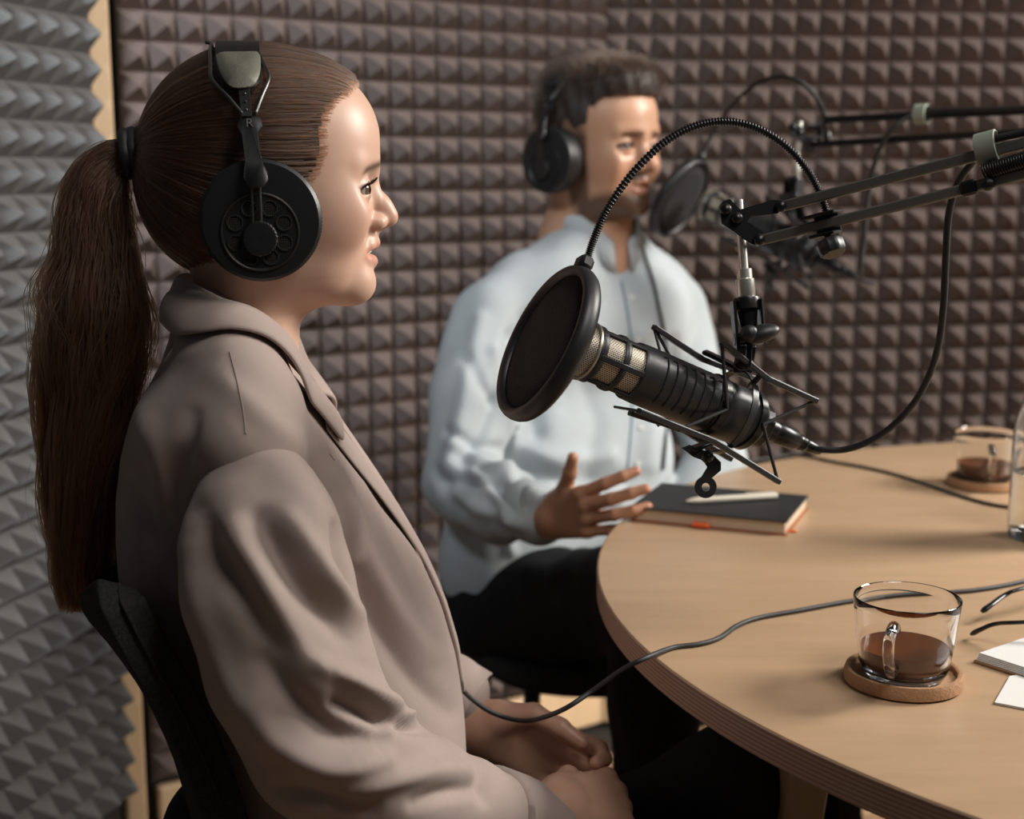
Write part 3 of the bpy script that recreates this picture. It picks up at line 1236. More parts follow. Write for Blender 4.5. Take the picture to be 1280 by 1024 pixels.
def loc(P):
    """world -> her frame"""
    d = np.asarray(P, float) - OW
    return np.stack([d @ E1, -(d @ E3), d[..., 2]], -1)


def unloc(L_):
    L_ = np.asarray(L_, float)
    return OW + L_[..., :1] * E1 - L_[..., 1:2] * E3 + L_[..., 2:] * np.array((0, 0, 1.0))


def H(px, py, lat=0.0):
    return loc(WP(px, py, lat * PXM))


def WL(px, py, lat):
    return loc(WP(px, py, lat))


s = PXM


def skull(F, grow=0.0):
    g = grow
    F.ell(H(327, 190), (141 * s + g, 105 * s + g, 124 * s + g))
    F.ell(H(285, 245), (97 * s + g, 90 * s + g, 95 * s + g), .03)
    F.ell(H(395, 170), (73 * s + g, 80 * s + g, 75 * s + g), .02)
    return F


def skull_np(P, g):
    """same skull as a function of points"""
    def e(c, r):
        return sd_ell(P[:, 0], P[:, 1], P[:, 2], c, np.array(r) * s + g)
    def sm(a, b, k):
        h = np.maximum(k - np.abs(a - b), 0) / k
        return np.minimum(a, b) - h * h * k * .25
    d = e(H(327, 190), (141, 105, 124))
    d = sm(d, e(H(285, 245), (97, 90, 95)), .03)
    return sm(d, e(H(395, 170), (73, 80, 75)), .02)


LIDM = np.array(((math.cos(.33), 0, -math.sin(.33)), (0, 1, 0), (math.sin(.33), 0, math.cos(.33))))


def make_head(male=False):
    """face, skull and neck in the woman's frame; returns verts, quads"""
    F = Field((-.125, -.10, -.20), (.125, .10, .135), .0014)
    skull(F)
    # face mass, cheeks, jaw
    F.ell(H(388, 250), (77 * s, 80 * s, 118 * s), .02)
    wj = 1.12 if male else 1.0
    for q in (-1, 1):
        F.ell(H(420, 274, q * 60), (36 * s, 14 * s, 28 * s), .026)
        F.ell(H(392, 312, q * 46), (36 * s, 15 * s, 38 * s), .024)
        F.cone(H(318, 322, q * 62 * wj), H(432, 352, q * 14 * wj), 20 * s, 23 * s, .022)
    F.ell(H(384, 328), (60 * s, 66 * s, 50 * s), .018)
    F.ell(H(418, 314), (37 * s, 44 * s, 42 * s), .012)
    F.cone(H(461, 297, -6), H(461, 297, 6), 10 * s, 10 * s, .008)
    F.cone(H(445, 354, -7 * wj), H(445, 354, 7 * wj), 24.5 * s, 24.5 * s, .012)
    # brow
    b = 3 if male else 0
    for q in (-1, 1):
        F.cone(H(455 + b, 206, q * 10), H(440 + b, 206, q * 52), 13 * s, 12 * s, .012)
        # eye socket
        F.ell(H(473, 234, q * 43), (19 * s, 24 * s, 17 * s), .014, 's')
        # lids: a shell around the eyeball, opened in front
        F.ell(H(446.5, 237, q * 42), (19.2 * s, 20.5 * s, 19.2 * s), .005)
        F.ell(H(460, 236.5, q * 46), (19.5 * s, 23 * s, (5.0 if male else 6.0) * s), .001, 's', LIDM)
    # nose
    n_ = 1.1 if male else 1.0
    F.chain([H(455, 221), H(465.5, 244), H(477, 258), H(485.5, 269.5)], [9.5 * s * n_, 9.5 * s * n_, 11 * s * n_, 12 * s * n_], .009)
    F.cone(H(487, 274), H(468, 288), 7 * s, 6 * s, .006)
    for q in (-1, 1):
        F.ell(H(471, 278.5, q * 16 * n_), (12 * s, 9 * s, 9.5 * s), .007)
        F.ell(H(475, 288, q * 10), (7 * s, 3.8 * s, 4.2 * s), .002, 's')
    # lips
    for q in (-1, 1):
        F.chain([H(467.2, 303.5, q * 3), H(461, 306.5, q * 15), H(451, 316.5, q * 29)], [7.4 * s, 6.8 * s, 4 * s], .004)
        F.chain([H(464.0, 326.5, 0), H(458.5, 326, q * 15), H(451, 320.5, q * 29)], [7.3 * s, 6.6 * s, 4 * s], .004)
        if not male:
            F.chain([H(476, 314.5, 0), H(465, 315, q * 14), H(452, 318.5, q * 26)], [3.9 * s, 3.4 * s, 1.5 * s], .0006, 's')
        else:
            F.chain([H(474, 315, 0), H(466, 315.5, q * 14), H(452, 319, q * 26)], [1.5 * s, 1.5 * s, 1.2 * s], .0006, 's')
    # neck
    F.cone(H(322, 318), H(296, 440), 66 * s * (1.15 if male else 1), 70 * s * (1.2 if male else 1), .028)
    F.cone(H(296, 440), H(290, 500), 70 * s * (1.2 if male else 1), 66 * s * (1.2 if male else 1), .02)
    if male:
        for q in (-1, 1):
            F.ell(H(310, 262, q * 108), (18 * s, 9 * s, 33 * s), .006)
    V, Q = F.mesh()
    V = relax(V, Q, 1, .4)
    return V, Q


def px_of(L_):
    """her frame -> reference pixel on the profile plane (lateral ignored)"""
    P = np.array(L_, float).copy()
    P[:, 1] = 0
    return proj(unloc(P))


def face_colors(V, male=False):
    px, py = px_of(V)
    lat = np.abs(V[:, 1]) / s
    c = np.ones((len(V), 3))

    def blend(w, col):
        w = np.clip(w, 0, 1)[:, None]
        c[:] = c * (1 - w) + np.array(col) * w
    g = lambda x, y, l, rx, ry, rl: np.exp(-(((px - x) / rx) ** 2 + ((py - y) / ry) ** 2 + ((lat - l) / rl) ** 2))
    blend(.55 * g(425, 285, 55, 40, 30, 40), (1.0, .80, .76))
    blend(.5 * g(492, 272, 0, 14, 14, 18), (1.0, .80, .76))
    blend(.4 * g(452, 246, 35, 16, 10, 20), (.85, .72, .70))
    # lips
    lipw = np.zeros(len(V))
    for q in (-1, 1):
        for ch_, rr_ in (([H(469, 304.5, q * 3), H(462, 307, q * 16), H(452, 317, q * 31)], (5.6, 5.4, 3.6)), ([H(466.5, 326, 0), H(461, 325.5, q * 15), H(452, 321, q * 30)], (6.6, 6.0, 3.6))):
            for i in range(2):
                d_ = sd_cone(V[:, 0], V[:, 1], V[:, 2], ch_[i], ch_[i + 1], rr_[i] * s, rr_[i + 1] * s)
                lipw = np.maximum(lipw, np.clip((.0016 - d_) / .0018, 0, 1))
    blend(lipw * .75, (.62, .42, .42) if male else (.88, .60, .57))
    if male:
        d1 = np.clip((py - 300 - np.clip(430 - px, 0, 200) * .0) / 14, 0, 1)
        line = 300 + np.clip(px - 400, -60, 80) * .0
        beard = np.clip((px - 340) / 20, 0, 1) * np.clip((py - (327 - np.clip((px - 400) * .25, -30, 8))) / 18, 0, 1) * np.clip((402 - py) / 14, 0, 1)
        side = np.clip((395 - px) / 14, 0, 1) * np.clip((px - 335) / 12, 0, 1) * np.clip((py - 200) / 15, 0, 1) * np.clip((370 - py) / 20, 0, 1)
        must = np.clip(1.6 - np.abs(py - 297) / 8, 0, 1) * np.clip((px - 440) / 8, 0, 1) * np.clip((36 - lat) / 10, 0, 1) * np.clip((475 - px) / 3, 0, 1)
        b = np.maximum(np.maximum(beard, side), must) * (1 - np.clip(lipw, 0, 1))
        n = .9 + .1 * np.sin(px * 1.7) * np.sin(py * 1.9 + lat)
        blend(b * .95 * n, (.10, .085, .085))
        fade = np.clip((395 - px) / 18, 0, 1) * np.clip((260 - py) / 20, 0, 1) * np.clip((py - 90) / 10, 0, 1)
        blend(fade * .75, (.16, .14, .13))
        br = np.exp(-((py - (212 - (px - 455) * .12)) / 6.5) ** 2) * np.clip((px - 425) / 8, 0, 1) * np.clip((lat - 9) / 4, 0, 1) * np.clip((64 - lat) / 8, 0, 1)
    else:
        br = np.exp(-((py - (210.5 - (px - 460) * .40 + np.clip(448 - px, 0, 40) * -.25)) / 4.6) ** 2) * np.clip((px - 436) / 12, 0, 1) * np.clip((lat - 11) / 4, 0, 1) * np.clip((66 - lat) / 10, 0, 1)
    blend(br * .92, (.16, .12, .10))
    # lash line along the upper lid
    la = np.exp(-((py - (236 - np.clip(px - 446, 0, 30) * .42)) / 2.0) ** 2) * np.clip((px - 444) / 3, 0, 1) * np.clip((lat - 22) / 4, 0, 1) * np.clip((66 - lat) / 4, 0, 1)
    blend(la * .75, (.16, .11, .09))
    return c


def eyeball(parent, Lc, fwd, T, iris=(.10, .06, .035), r=16.3):
    """sphere with painted iris and pupil; Lc centre in her frame, T maps frame points to world"""
    n, m = 32, 24
    M = frame(fwd)
    V, F_, C = [], [], []
    for i in range(m + 1):
        a = math.pi * i / m
        for k in range(n):
            b_ = 2 * math.pi * k / n
            rr = r * s * (1.0 + .06 * math.exp(-(a / .5) ** 2))
            V.append(np.asarray(Lc) + rr * (M[:, 0] * math.cos(a) + (M[:, 1] * math.cos(b_) + M[:, 2] * math.sin(b_)) * math.sin(a)))
            C.append((.008, .006, .006) if a < .3 else (iris if a < .68 else (.40, .35, .32)))
    for i in range(m):
        for k in range(n):
            F_.append((i * n + k, i * n + (k + 1) % n, (i + 1) * n + (k + 1) % n, (i + 1) * n + k))
    return gmesh('eye', T(np.array(V)), np.array(F_)[:, ::-1], EYEM, parent, np.array(C))


# ------------------------------------------------------------------ hands
def hand(F, wrist, x, n, t, curls, thumb, sc=1.0, spread=(6, 1, -4, -10), k=.006):
    """adds a hand to the field. x wrist->knuckles, n back of the hand, t thumb side (all unit, field frame)"""
    x, n, t = (np.asarray(v, float) for v in (x, n, t))
    x = x / np.linalg.norm(x)
    n = n - x * (n @ x)
    n /= np.linalg.norm(n)
    t = t - x * (t @ x) - n * (t @ n)
    t /= np.linalg.norm(t)
    P = lambda a, b, c: np.asarray(wrist, float) + sc * (x * a + t * b + n * c)
    KN = [(.089, .026), (.092, .008), (.087, -.010), (.078, -.027)]
    LEN = [(.042, .026, .020), (.046, .029, .021), (.042, .027, .021), (.033, .021, .018)]
    RAD = [.0088, .0090, .0085, .0075]
    F.cone(P(-.03, 0, 0), P(.01, 0, 0), .0235 * sc, .0225 * sc, k)
    for i, (a, b) in enumerate(KN):
        F.cone(P(.006, b * .55, -.001), P(a, b, 0), .0165 * sc, .0110 * sc, .010)
        F.ell(P(a - .002, b, .0045), (.0088 * sc,) * 3, .004)
    F.ell(P(.05, -.015, -.010), (.03 * sc,) * 3, .012) if False else None
    tips = []
    for i, (a, b) in enumerate(KN):
        p = P(a, b, .0015)
        ang = 0.0
        sp = R(spread[i])
        fx = x * math.cos(sp) + t * math.sin(sp)
        r0 = RAD[i] * sc
        rr = [r0 * 1.1, r0, r0 * .92, r0 * .78]
        for j in range(3):
            ang += R(curls[i][j])
            d = fx * math.cos(ang) - n * math.sin(ang)
            q = p + d * LEN[i][j] * sc
            F.cone(p, q, rr[j], rr[j + 1], .003 if j else .0045)
            p = q
        tips.append((p, d, rr[3]))
    tb_ = P(.018, .020, -.008)
    p = tb_
    F.cone(P(.008, .010, -.004), tb_, .017 * sc, .0165 * sc, .010)
    for j, (dv, ln, ra, rb) in enumerate(zip(thumb, (.040, .032, .026), (.0165, .0112, .0098), (.0115, .0100, .0078))):
        d = x * dv[0] + t * dv[1] + n * dv[2]
        d = d / np.linalg.norm(d)
        q = p + d * ln * sc
        F.cone(p, q, ra * sc, rb * sc, .008 if j == 0 else .004)
        p = q
    tips.append((p, d, .0078 * sc))
    return tips


def join_meshes(parts):
    V, Q, C, n = [], [], [], 0
    for v, q, c in parts:
        V.append(v)
        Q.append(q + n)
        C.append(np.broadcast_to(np.asarray(c, float), v.shape))
        n += len(v)
    return np.concatenate(V), np.concatenate(Q), np.concatenate(C)


# ================================================================== THE WOMAN
hv, hq = make_head()
hc_ = face_colors(hv)

# arms and torso under the clothes, hands
SH = [WL(322, 640, .165), WL(340, 740, .19), WL(405, 935, .20), WL(480, 985, .18), WL(578, 1010, .13), WL(662, 1028, .09)]
LW = WL(598, 908, -.078)
LA = [WL(300, 600, -.16), WL(345, 760, -.19), WL(420, 880, -.19), LW]
F = Field((-.20, -.28, -.74), (.50, .26, -.10), .008)
F.ell(WL(290, 640, 0), (.085, .125, .16))
F.cone(WL(300, 560, .12), WL(300, 560, -.12), .05, .05, .03)
F.cone(WL(286, 480, 0), WL(295, 600, 0), .055, .08, .03)
F.cone(WL(370, 930, -.05), WL(370, 930, .05), .08, .08, .05)
F.chain(SH, [.042, .042, .036, .034, .028, .025], .02)
F.chain(LA, [.042, .042, .036, .024], .02)
tv, tq = F.mesh()

F = Field(WL(720, 1010, .05) - .125, WL(720, 1010, .05) + .115, .0018)
RWr = WL(698, 1008, .085)
rx = WL(805, 997, .022) - RWr
fv_, cam_, upv = np.array((1.0, 0, 0)), np.array((0, -1.0, 0)), np.array((0, 0, 1.0))
rn = .55 * cam_ + .8 * upv + .15 * fv_
rt = np.cross(rn, rx)
tipsR = hand(F, RWr, rx, rn, rt, [(42, 66, 40), (46, 66, 40), (50, 64, 38), (52, 60, 34)], [(.9, .55, -.15), (.95, .0, -.45), (.9, -.3, -.5)], .93)
F.chain([SH[4], SH[5], RWr], [.028, .025, .0225], .01)
rv, rq = F.mesh()
F = Field(WL(670, 935, -.04) - .13, WL(670, 935, -.04) + .125, .0018)
lx_ = WL(738, 962, -.040) - LW
ln = -.75 * cam_ - .10 * upv + .35 * fv_
lt = np.cross(lx_, ln)
tipsL = hand(F, LW, lx_, ln, lt, [(24, 52, 35), (26, 55, 35), (30, 55, 35), (35, 50, 32)], [(.80, .50, -.25), (.98, -.02, -.25), (.97, -.20, -.2)], .97)
F.cone(LA[2] + (LW - LA[2]) * .55, LW, .03, .0235, .01)
lv, lq = F.mesh()


def hand_col(v, tips):
    c = np.ones((len(v), 3)) * np.array((.90, .84, .80))
    for p, d, r in tips:
        w = np.exp(-(np.linalg.norm(v - p, axis=1) / .012) ** 2)[:, None]
        c = c * (1 - .5 * w) + np.array((.98, .72, .68)) * .5 * w
    return c


V, Q, C = join_meshes([(hv, hq, hc_), (tv, tq, (.95, .92, .9)), (relax(rv, rq, 1), rq, hand_col(rv, tipsR)), (relax(lv, lq, 1), lq, hand_col(lv, tipsL))])
woman = gmesh('person', unloc(V), Q, SKIN, None, C, origin=WP(320, 1000, 0) * np.array((1, 1, 0)) + np.array((0, 0, .47)))
tag(woman, 'woman in profile with a long brown ponytail, taupe blazer and clasped hands', 'person')
for q in (-1, 1):
    eyeball(woman, H(446.5, 237, q * 42), (1, -.30, -.05), unloc, r=16.5)
mb = MB()
pts = [H(449, 313, -22), H(459, 312, -12), H(462, 312, 0), H(459, 312, 12), H(449, 313, 22)]
mb.tube(unloc(spline(pts, 16)) , .0035, 8, flat=.6)
mb.build('teeth', TEETHM, woman)

LASH = mat('lash_dark', (0.02, 0.012, 0.009), .6, var=.1)


def lashes(parent, T, male=False):
    for q in (-1, 1):
        c = H(446.5, 237, q * 42)
        oc, orr = H(460, 236.5, q * 46), np.array((19.5 * s, 23 * s, (5.0 if male else 6.0) * s))
        up_, roots = [], []
        for al in np.linspace(-.75, 1.45, 26):
            best = None
            for e in np.linspace(-.35, .9, 80):
                d = np.array((math.cos(al) * math.cos(e), -q * math.sin(al) * math.cos(e), math.sin(e)))
                p = c + d * np.array((19.4, 20.6, 19.4)) * s
                if ((((p - oc) @ LIDM) / orr) ** 2).sum() < 1:
                    best = (p, d)
            if best is not None:
                up_.append(best[0])
                roots.append(best)
        if len(up_) < 6:
            continue
        mb = MB()
        mb.tube(T(np.array(up_)), .0008, 6)
        mb.build('lid_line', LASH, parent, angle=180)
        P_ = []
        for p, d in roots:
            for k in range(4):
                dd = d * .8 + np.array((.45, 0, .25)) + RNG.normal(0, .12, 3)
                dd /= np.linalg.norm(dd)
                t_ = np.linspace(0, 1, 5)[:, None]
                P_.append(p + RNG.normal(0, .0004, 3) + dd * t_ * .0058 + np.array((0, 0, .0022)) * t_ ** 2)
        hairs('eyelashes', T(np.array(P_)), .00016, LASH, parent, tip=.3)


lashes(woman, unloc)
# nails
NAIL = mat('nail', (0.70, 0.45, 0.38), 0.3, var=.04)

# ---- scalp hair: a base layer and strands swept back to the tie
F = skull(Field((-.13, -.10, -.10), (.125, .10, .14), .003), 0.0032)
V, Q = F.mesh()
HLY = [0, 112, 121, 130, 141, 157, 175, 190, 216, 231, 262, 290, 318, 335, 400]
HLX = [480, 452, 444, 430, 420, 414, 414, 413, 404, 394, 375, 345, 300, 262, 225]


def hair_mask(L_):
    px, py = px_of(L_)
    lat = np.abs(L_[:, 1]) / s
    return np.interp(py, HLY, HLX) - px


k_ = hair_mask(V)
V = V - vnormals(V, Q) * (np.clip((14 - k_) / 14, 0, 1) * .004)[:, None]
Q = Q[(k_[Q] > 2).all(1)]
capk = k_
hair = gmesh('hair', unloc(V), Q[(capk[Q] > 15).all(1)], HCAPW, woman)
hair['label'] = 'brown hair combed back flat'
TIE = H(181, 191, 0)
N = 14000
d = Q[RNG.integers(0, len(Q), N * 3)]
w_ = RNG.dirichlet((1, 1, 1, 1), len(d))
P = (V[d] * w_[..., None]).sum(1)


def grad(fn, P, e=.0015):
    g_ = np.stack([fn(P + np.eye(3)[a] * e) - fn(P - np.eye(3)[a] * e) for a in range(3)], 1)
    return g_ / (np.linalg.norm(g_, axis=1)[:, None] + 1e-9)


off = .0034
fn = lambda P: skull_np(P, off)
for it in range(10):
    P = P - grad(fn, P) * fn(P)[:, None]
mk = hair_mask(P)
mk = mk + RNG.uniform(-2, 9, len(mk)) * (RNG.random(len(mk)) < .5)
sel = (mk > 3) & (P[:, 2] > H(250, 345)[2])
edge = RNG.random(len(P)) < np.where(mk < 40, 1.0, .5)
P = P[sel & edge][:N]
N = len(P)
hl = hair_mask(P)
steps, path = 18, []
D0 = np.linalg.norm(TIE - P, axis=1)
lift = RNG.normal(0, .0009, N) + .0006
start_in = np.clip(1 - hl / 12, 0, 1)
cur = P.copy()
wob = RNG.uniform(0, 6.28, N)
for i in range(steps):
    o_ = off + lift * 1.0 - start_in * (.0042 if i == 0 else (.0015 if i == 1 else 0))
    fnv = lambda P_: skull_np(P_, off)
    g_ = grad(fnv, cur)
    f_ = fnv(cur)
    path.append(cur - g_ * (f_ - (o_ - off))[:, None])
    dv = TIE - cur
    dist = np.linalg.norm(dv, axis=1)
    # first follow the face-framing sweep, then aim at the tie
    tdir = dv / (dist[:, None] + 1e-9)
    tdir = tdir + np.array((0, 0, .35)) * np.clip(1 - i / 6, 0, 1) * np.clip(-(cur[:, 2:] - .02) / .05, -.3, 1) * 0
    tdir = tdir - g_ * (tdir * g_).sum(1)[:, None]
    tdir /= np.linalg.norm(tdir, axis=1)[:, None] + 1e-9
    step = np.minimum(D0 * 1.12 / (steps - 1), dist)
    cur = cur + tdir * step[:, None] + np.array((0, 0, 1)) * (np.sin(wob + i * .5) * .0004)[:, None]
    cur = cur - grad(fnv, cur) * fnv(cur)[:, None]
path = np.stack(path, 1)
hairs('hair_strands', unloc(path), .00034, HAIRW, hair, tip=.8)

# ---- hair tie
mb = MB()
tc_ = unloc(H(168, 191, 0))
tdirw = unloc(H(150, 193, 0)) - unloc(H(185, 190, 0))
tdirw /= np.linalg.norm(tdirw)
tf = frame(tdirw)
for k in range(3):
    ring = [tc_ + tdirw * (k - 1) * .0065 + (.0155 + .001 * math.sin(a * 5 + k)) * (math.cos(a) * tf[:, 1] + math.sin(a) * 1.08 * tf[:, 2]) for a in np.linspace(0, 2 * math.pi, 40, endpoint=False)]
    mb.tube(ring, .0052, 10, closed=True)
mb.build('hair_tie', RUB, woman, angle=180, label='black hair tie')

# ---- ponytail
gpath = [H(180, 191), H(160, 194), H(138, 206), H(122, 235), H(118, 280), H(122, 335), H(120, 390), H(112, 450), H(106, 520), H(102, 590), H(100, 660), H(98, 730), H(97, 765)]
gw = np.array([11, 17, 27, 40, 49, 57, 72, 74, 62, 52, 44, 30, 18]) * s
gx = spline(np.array(gpath), 60)
gr = np.interp(np.linspace(0, 12, 60), np.arange(13), gw)
n_st = 7500
u_, v_ = np.sqrt(RNG.random(n_st)), RNG.uniform(0, 2 * math.pi, n_st)
clump = RNG.integers(0, 130, n_st)
cu, cv = np.sqrt(RNG.random(130)), RNG.uniform(0, 2 * math.pi, 130)
ax_, ay_ = u_ * np.cos(v_), u_ * np.sin(v_)
bx_, by_ = cu[clump] * np.cos(cv[clump]), cu[clump] * np.sin(cv[clump])
ph = RNG.uniform(0, 6.28, 130)[clump]
ph2 = RNG.uniform(0, 6.28, n_st)
end = np.where(RNG.random(n_st) < .35, RNG.uniform(.45, .97, n_st), RNG.uniform(.86, 1.0, n_st))
m_ = 34
tt = np.linspace(0, 1, m_)
T_ = tt[None, :] * end[:, None]
ii = T_ * 59
i0 = np.minimum(ii.astype(int), 58)
fr = (ii - i0)[..., None]
cen = gx[i0] * (1 - fr) + gx[i0 + 1] * fr
tan = gx[i0 + 1] - gx[i0]
tan /= np.linalg.norm(tan, axis=2)[..., None]
lat_ax = np.array((0, 1.0, 0))
nor = np.cross(tan, lat_ax)
rad_ = np.interp(ii, np.arange(60), gr)
cl = np.clip((T_ - .12) * 1.6, 0, .82)
axx = ax_[:, None] * (1 - cl) + bx_[:, None] * cl
ayy = ay_[:, None] * (1 - cl) + by_[:, None] * cl
wave = .0055 * np.clip(T_ * 2.2, 0, 1) * np.sin(T_ * 17 + ph[:, None]) + .0012 * np.sin(T_ * 40 + ph2[:, None])
flare = np.exp(-((T_ - .46) / .09) ** 2) * (RNG.random(n_st) < .10)[:, None] * -.018
path = cen + nor * (axx * rad_ + wave + flare * np.sign(0 + 1))[..., None] + lat_ax * (ayy * rad_ * .62 + wave * .8)[..., None]
path[..., 2] += 0
mb = MB()
core = gx[1:56]
mb.tube(unloc(core), np.maximum(gr[1:56] * .72, .003), 14, flat=.62)
pony = mb.build('ponytail', HCAPW, woman, angle=180, label='long wavy brown ponytail')
hairs('hair_strands', unloc(path), .00042, HAIRW, pony, tip=.5)
# a few flyaway strands
nf = 60
base_i = RNG.integers(0, n_st, nf)
fly = path[base_i] + np.cumsum(RNG.normal(0, .0011, (nf, m_, 3)), axis=1)
hairs('flyaway_strands', unloc(fly), .00022, HAIRW, pony, tip=.4)

# ---- blazer body
TY = np.array([428, 445, 462, 480, 500, 525, 560, 600, 650, 700, 760, 820, 880, 960, 1040, 1120])
TB = np.array([222, 205, 194, 183, 174, 166, 157, 150, 147, 150, 166, 190, 222, 250, 270, 290])
TF = np.array([345, 358, 370, 383, 397, 413, 437, 464, 495, 523, 549, 566, 574, 580, 588, 596])
TWd = np.array([.072, .10, .135, .160, .172, .170, .162, .155, .150, .148, .150, .158, .168, .180, .19, .195])
tz = np.array([WL(340, y, 0)[2] for y in TY])
tbk = np.array([WL(x, y, 0)[0] for x, y in zip(TB, TY)])
tfr = np.array([WL(x, y, 0)[0] for x, y in zip(TF, TY)])
zo = np.argsort(tz)
zg = np.linspace(tz.min() - .03, tz.max(), 200)


def smooth_tab(v):
    g_ = np.interp(zg, tz[zo], v[zo])
    k = np.hanning(13)
    k /= k.sum()
    return np.convolve(np.pad(g_, 6, mode='edge'), k, 'valid')


gbk, gfr, gwd = smooth_tab(tbk), smooth_tab(tfr), smooth_tab(TWd)


def torso_fn(x, y, z):
    uc = np.interp(z, zg, (gbk + gfr) / 2)
    a = np.interp(z, zg, (gfr - gbk) / 2)
    w = np.interp(z, zg, gwd)
    # flatter front and back than an ellipse
    e = 2.5
    q = (np.abs((x - uc) / a) ** e + np.abs(y / w) ** e) ** (1 / e)
    d = (q - 1) * np.minimum(a, w) * .85
    top = z - (tz.max() - .012 - np.abs(y) * .0)
    return np.maximum(d, top)


def torso_off(P, o_=0.0):
    return torso_fn(P[:, 0], P[:, 1], P[:, 2]) - o_


SL = [WL(322, 632, .178), WL(326, 672, .196), WL(336, 735, .205), WL(364, 832, .212), WL(408, 930, .212), WL(480, 984, .19), WL(530, 1000, .162), WL(580, 1016, .135), WL(640, 1036, .105), WL(656, 1041, .096)]
SLr = [.050, .061, .0655, .0655, .062, .055, .050, .0465, .043, .042]
F = Field((-.19, -.29, -.60), (.30, .28, -.06), .0038)
F.apply(torso_fn, (-.17, -.24, -.62), (.30, .24, -.13))
for q in (-1, 1):        # shoulder padding
    F.cone(WL(262, 408, q * .035), WL(300, 490, q * .12), .034, .038, .03)
    F.cone(WL(305, 470, q * .085), WL(312, 560, q * .165), .030, .040, .03)
F.chain([p * np.array((1, -1, 1)) for p in [WL(322, 632, .178), WL(326, 672, .196), WL(345, 760, .205)]] + [WL(425, 885, -.19), WL(560, 866, -.10)], [.050, .061, .064, .056, .042], .008)
bv, bq = F.mesh()
bv = relax(bv, bq, 2)
F = Field((-.14, -.30, -.64), (.36, .02, -.17), .0034)
F.chain(SL, SLr, .006)
sv, sq = F.mesh()
sv = relax(sv, sq, 3)

FOLDS_S = [  # (pixel polyline, width px, height mm): ridges positive, hollows negative
    ([(300, 560), (345, 575), (385, 620), (400, 680)], 24, 3.5),
    ([(250, 640), (270, 690), (310, 745), (350, 800)], 20, -4.5),
    ([(290, 660), (312, 700), (350, 770), (400, 850)], 19, 5.5),
    ([(325, 650), (365, 720), (410, 770), (440, 800)], 17, -5.0),
    ([(360, 650), (395, 705), (428, 740), (452, 765)], 15, 5.0),
    ([(415, 660), (430, 715), (447, 750)], 9, -5.0),
    ([(232, 690), (250, 770), (290, 860), (330, 930)], 16, 3.0),
    ([(330, 830), (370, 880), (420, 920), (470, 925)], 17, -5.0),
    ([(320, 880), (350, 925), (410, 960), (480, 950)], 15, 5.0),
    ([(400, 830), (440, 850), (480, 875), (506, 892)], 12, 6.0),
    ([(420, 880), (460, 893), (500, 905), (540, 910)], 9, -6.0),
    ([(440, 990), (490, 975), (540, 965), (590, 962)], 14, 4.0),
    ([(350, 985), (400, 1000), (460, 1010)], 13, -4.0),
    ([(520, 1005), (560, 990), (600, 985)], 10, -3.5),
    ([(490, 910), (505, 898), (530, 902)], 7, 5.0),
    ([(575, 935), (600, 965), (605, 1000)], 8, -4.0),
]
FOLDS_B = [
    ([(175, 520), (200, 580), (215, 650)], 16, 3.0),
    ([(160, 600), (185, 660), (215, 720)], 12, -4.0),
    ([(170, 640), (205, 700), (240, 770)], 12, 3.5),
    ([(440, 640), (460, 700), (495, 760), (540, 820)], 13, 3.5),
    ([(445, 720), (470, 780), (520, 850), (560, 890)], 14, -4.5),
    ([(470, 610), (505, 690), (540, 770)], 9, -2.5),
    ([(270, 470), (320, 510), (370, 550)], 16, 2.0),
    ([(420, 590), (436, 640), (440, 700)], 10, 4.0),
    ([(240, 520), (225, 580), (216, 640)], 12, -3.0),
]


def folds(V, Q, FL, noise=.0012, seed=3):
    N_ = vnormals(V, Q)
    W_ = unloc(V)
    px, py = proj(W_)
    nw = N_[:, 0:1] * E1 - N_[:, 1:2] * E3 + N_[:, 2:] * np.array((0, 0, 1.0))
    facing = np.clip(((CAM - W_) * nw).sum(1) / np.linalg.norm(CAM - W_, axis=1) * 2.2 + .25, 0, 1)
    dsp = np.zeros(len(V))
    for pts, wd, h in FL:
        c_ = spline(np.array(pts, float), 40)
        d2 = np.full(len(V), 1e9)
        ti = np.zeros(len(V))
        for j, (x, y) in enumerate(c_):
            e = (px - x) ** 2 + (py - y) ** 2
            m = e < d2
            d2[m] = e[m]
            ti[m] = j / 39
        dsp += h * .001 * np.exp(-d2 / (wd * wd)) * np.sin(np.pi * np.clip(ti * .8 + .1, 0, 1)) ** .6
    rg = np.random.default_rng(seed)
    ns = np.zeros(len(V))
    for k in range(10):
        w = rg.normal(size=3) * np.array((38, 30, 22))
        ns += np.sin(V @ w + rg.uniform(0, 6.28))
    return V + N_ * (dsp * 2.2 * facing + ns * noise * .32)[:, None]


bv = folds(bv, bq, FOLDS_B)
sv = folds(sv, sq, FOLDS_S, .0010)
blazer = gmesh('blazer', unloc(bv), bq, BLAZ, woman, label='taupe tailored blazer')
sleeve = gmesh('sleeve', unloc(sv), sq, BLAZ, blazer)
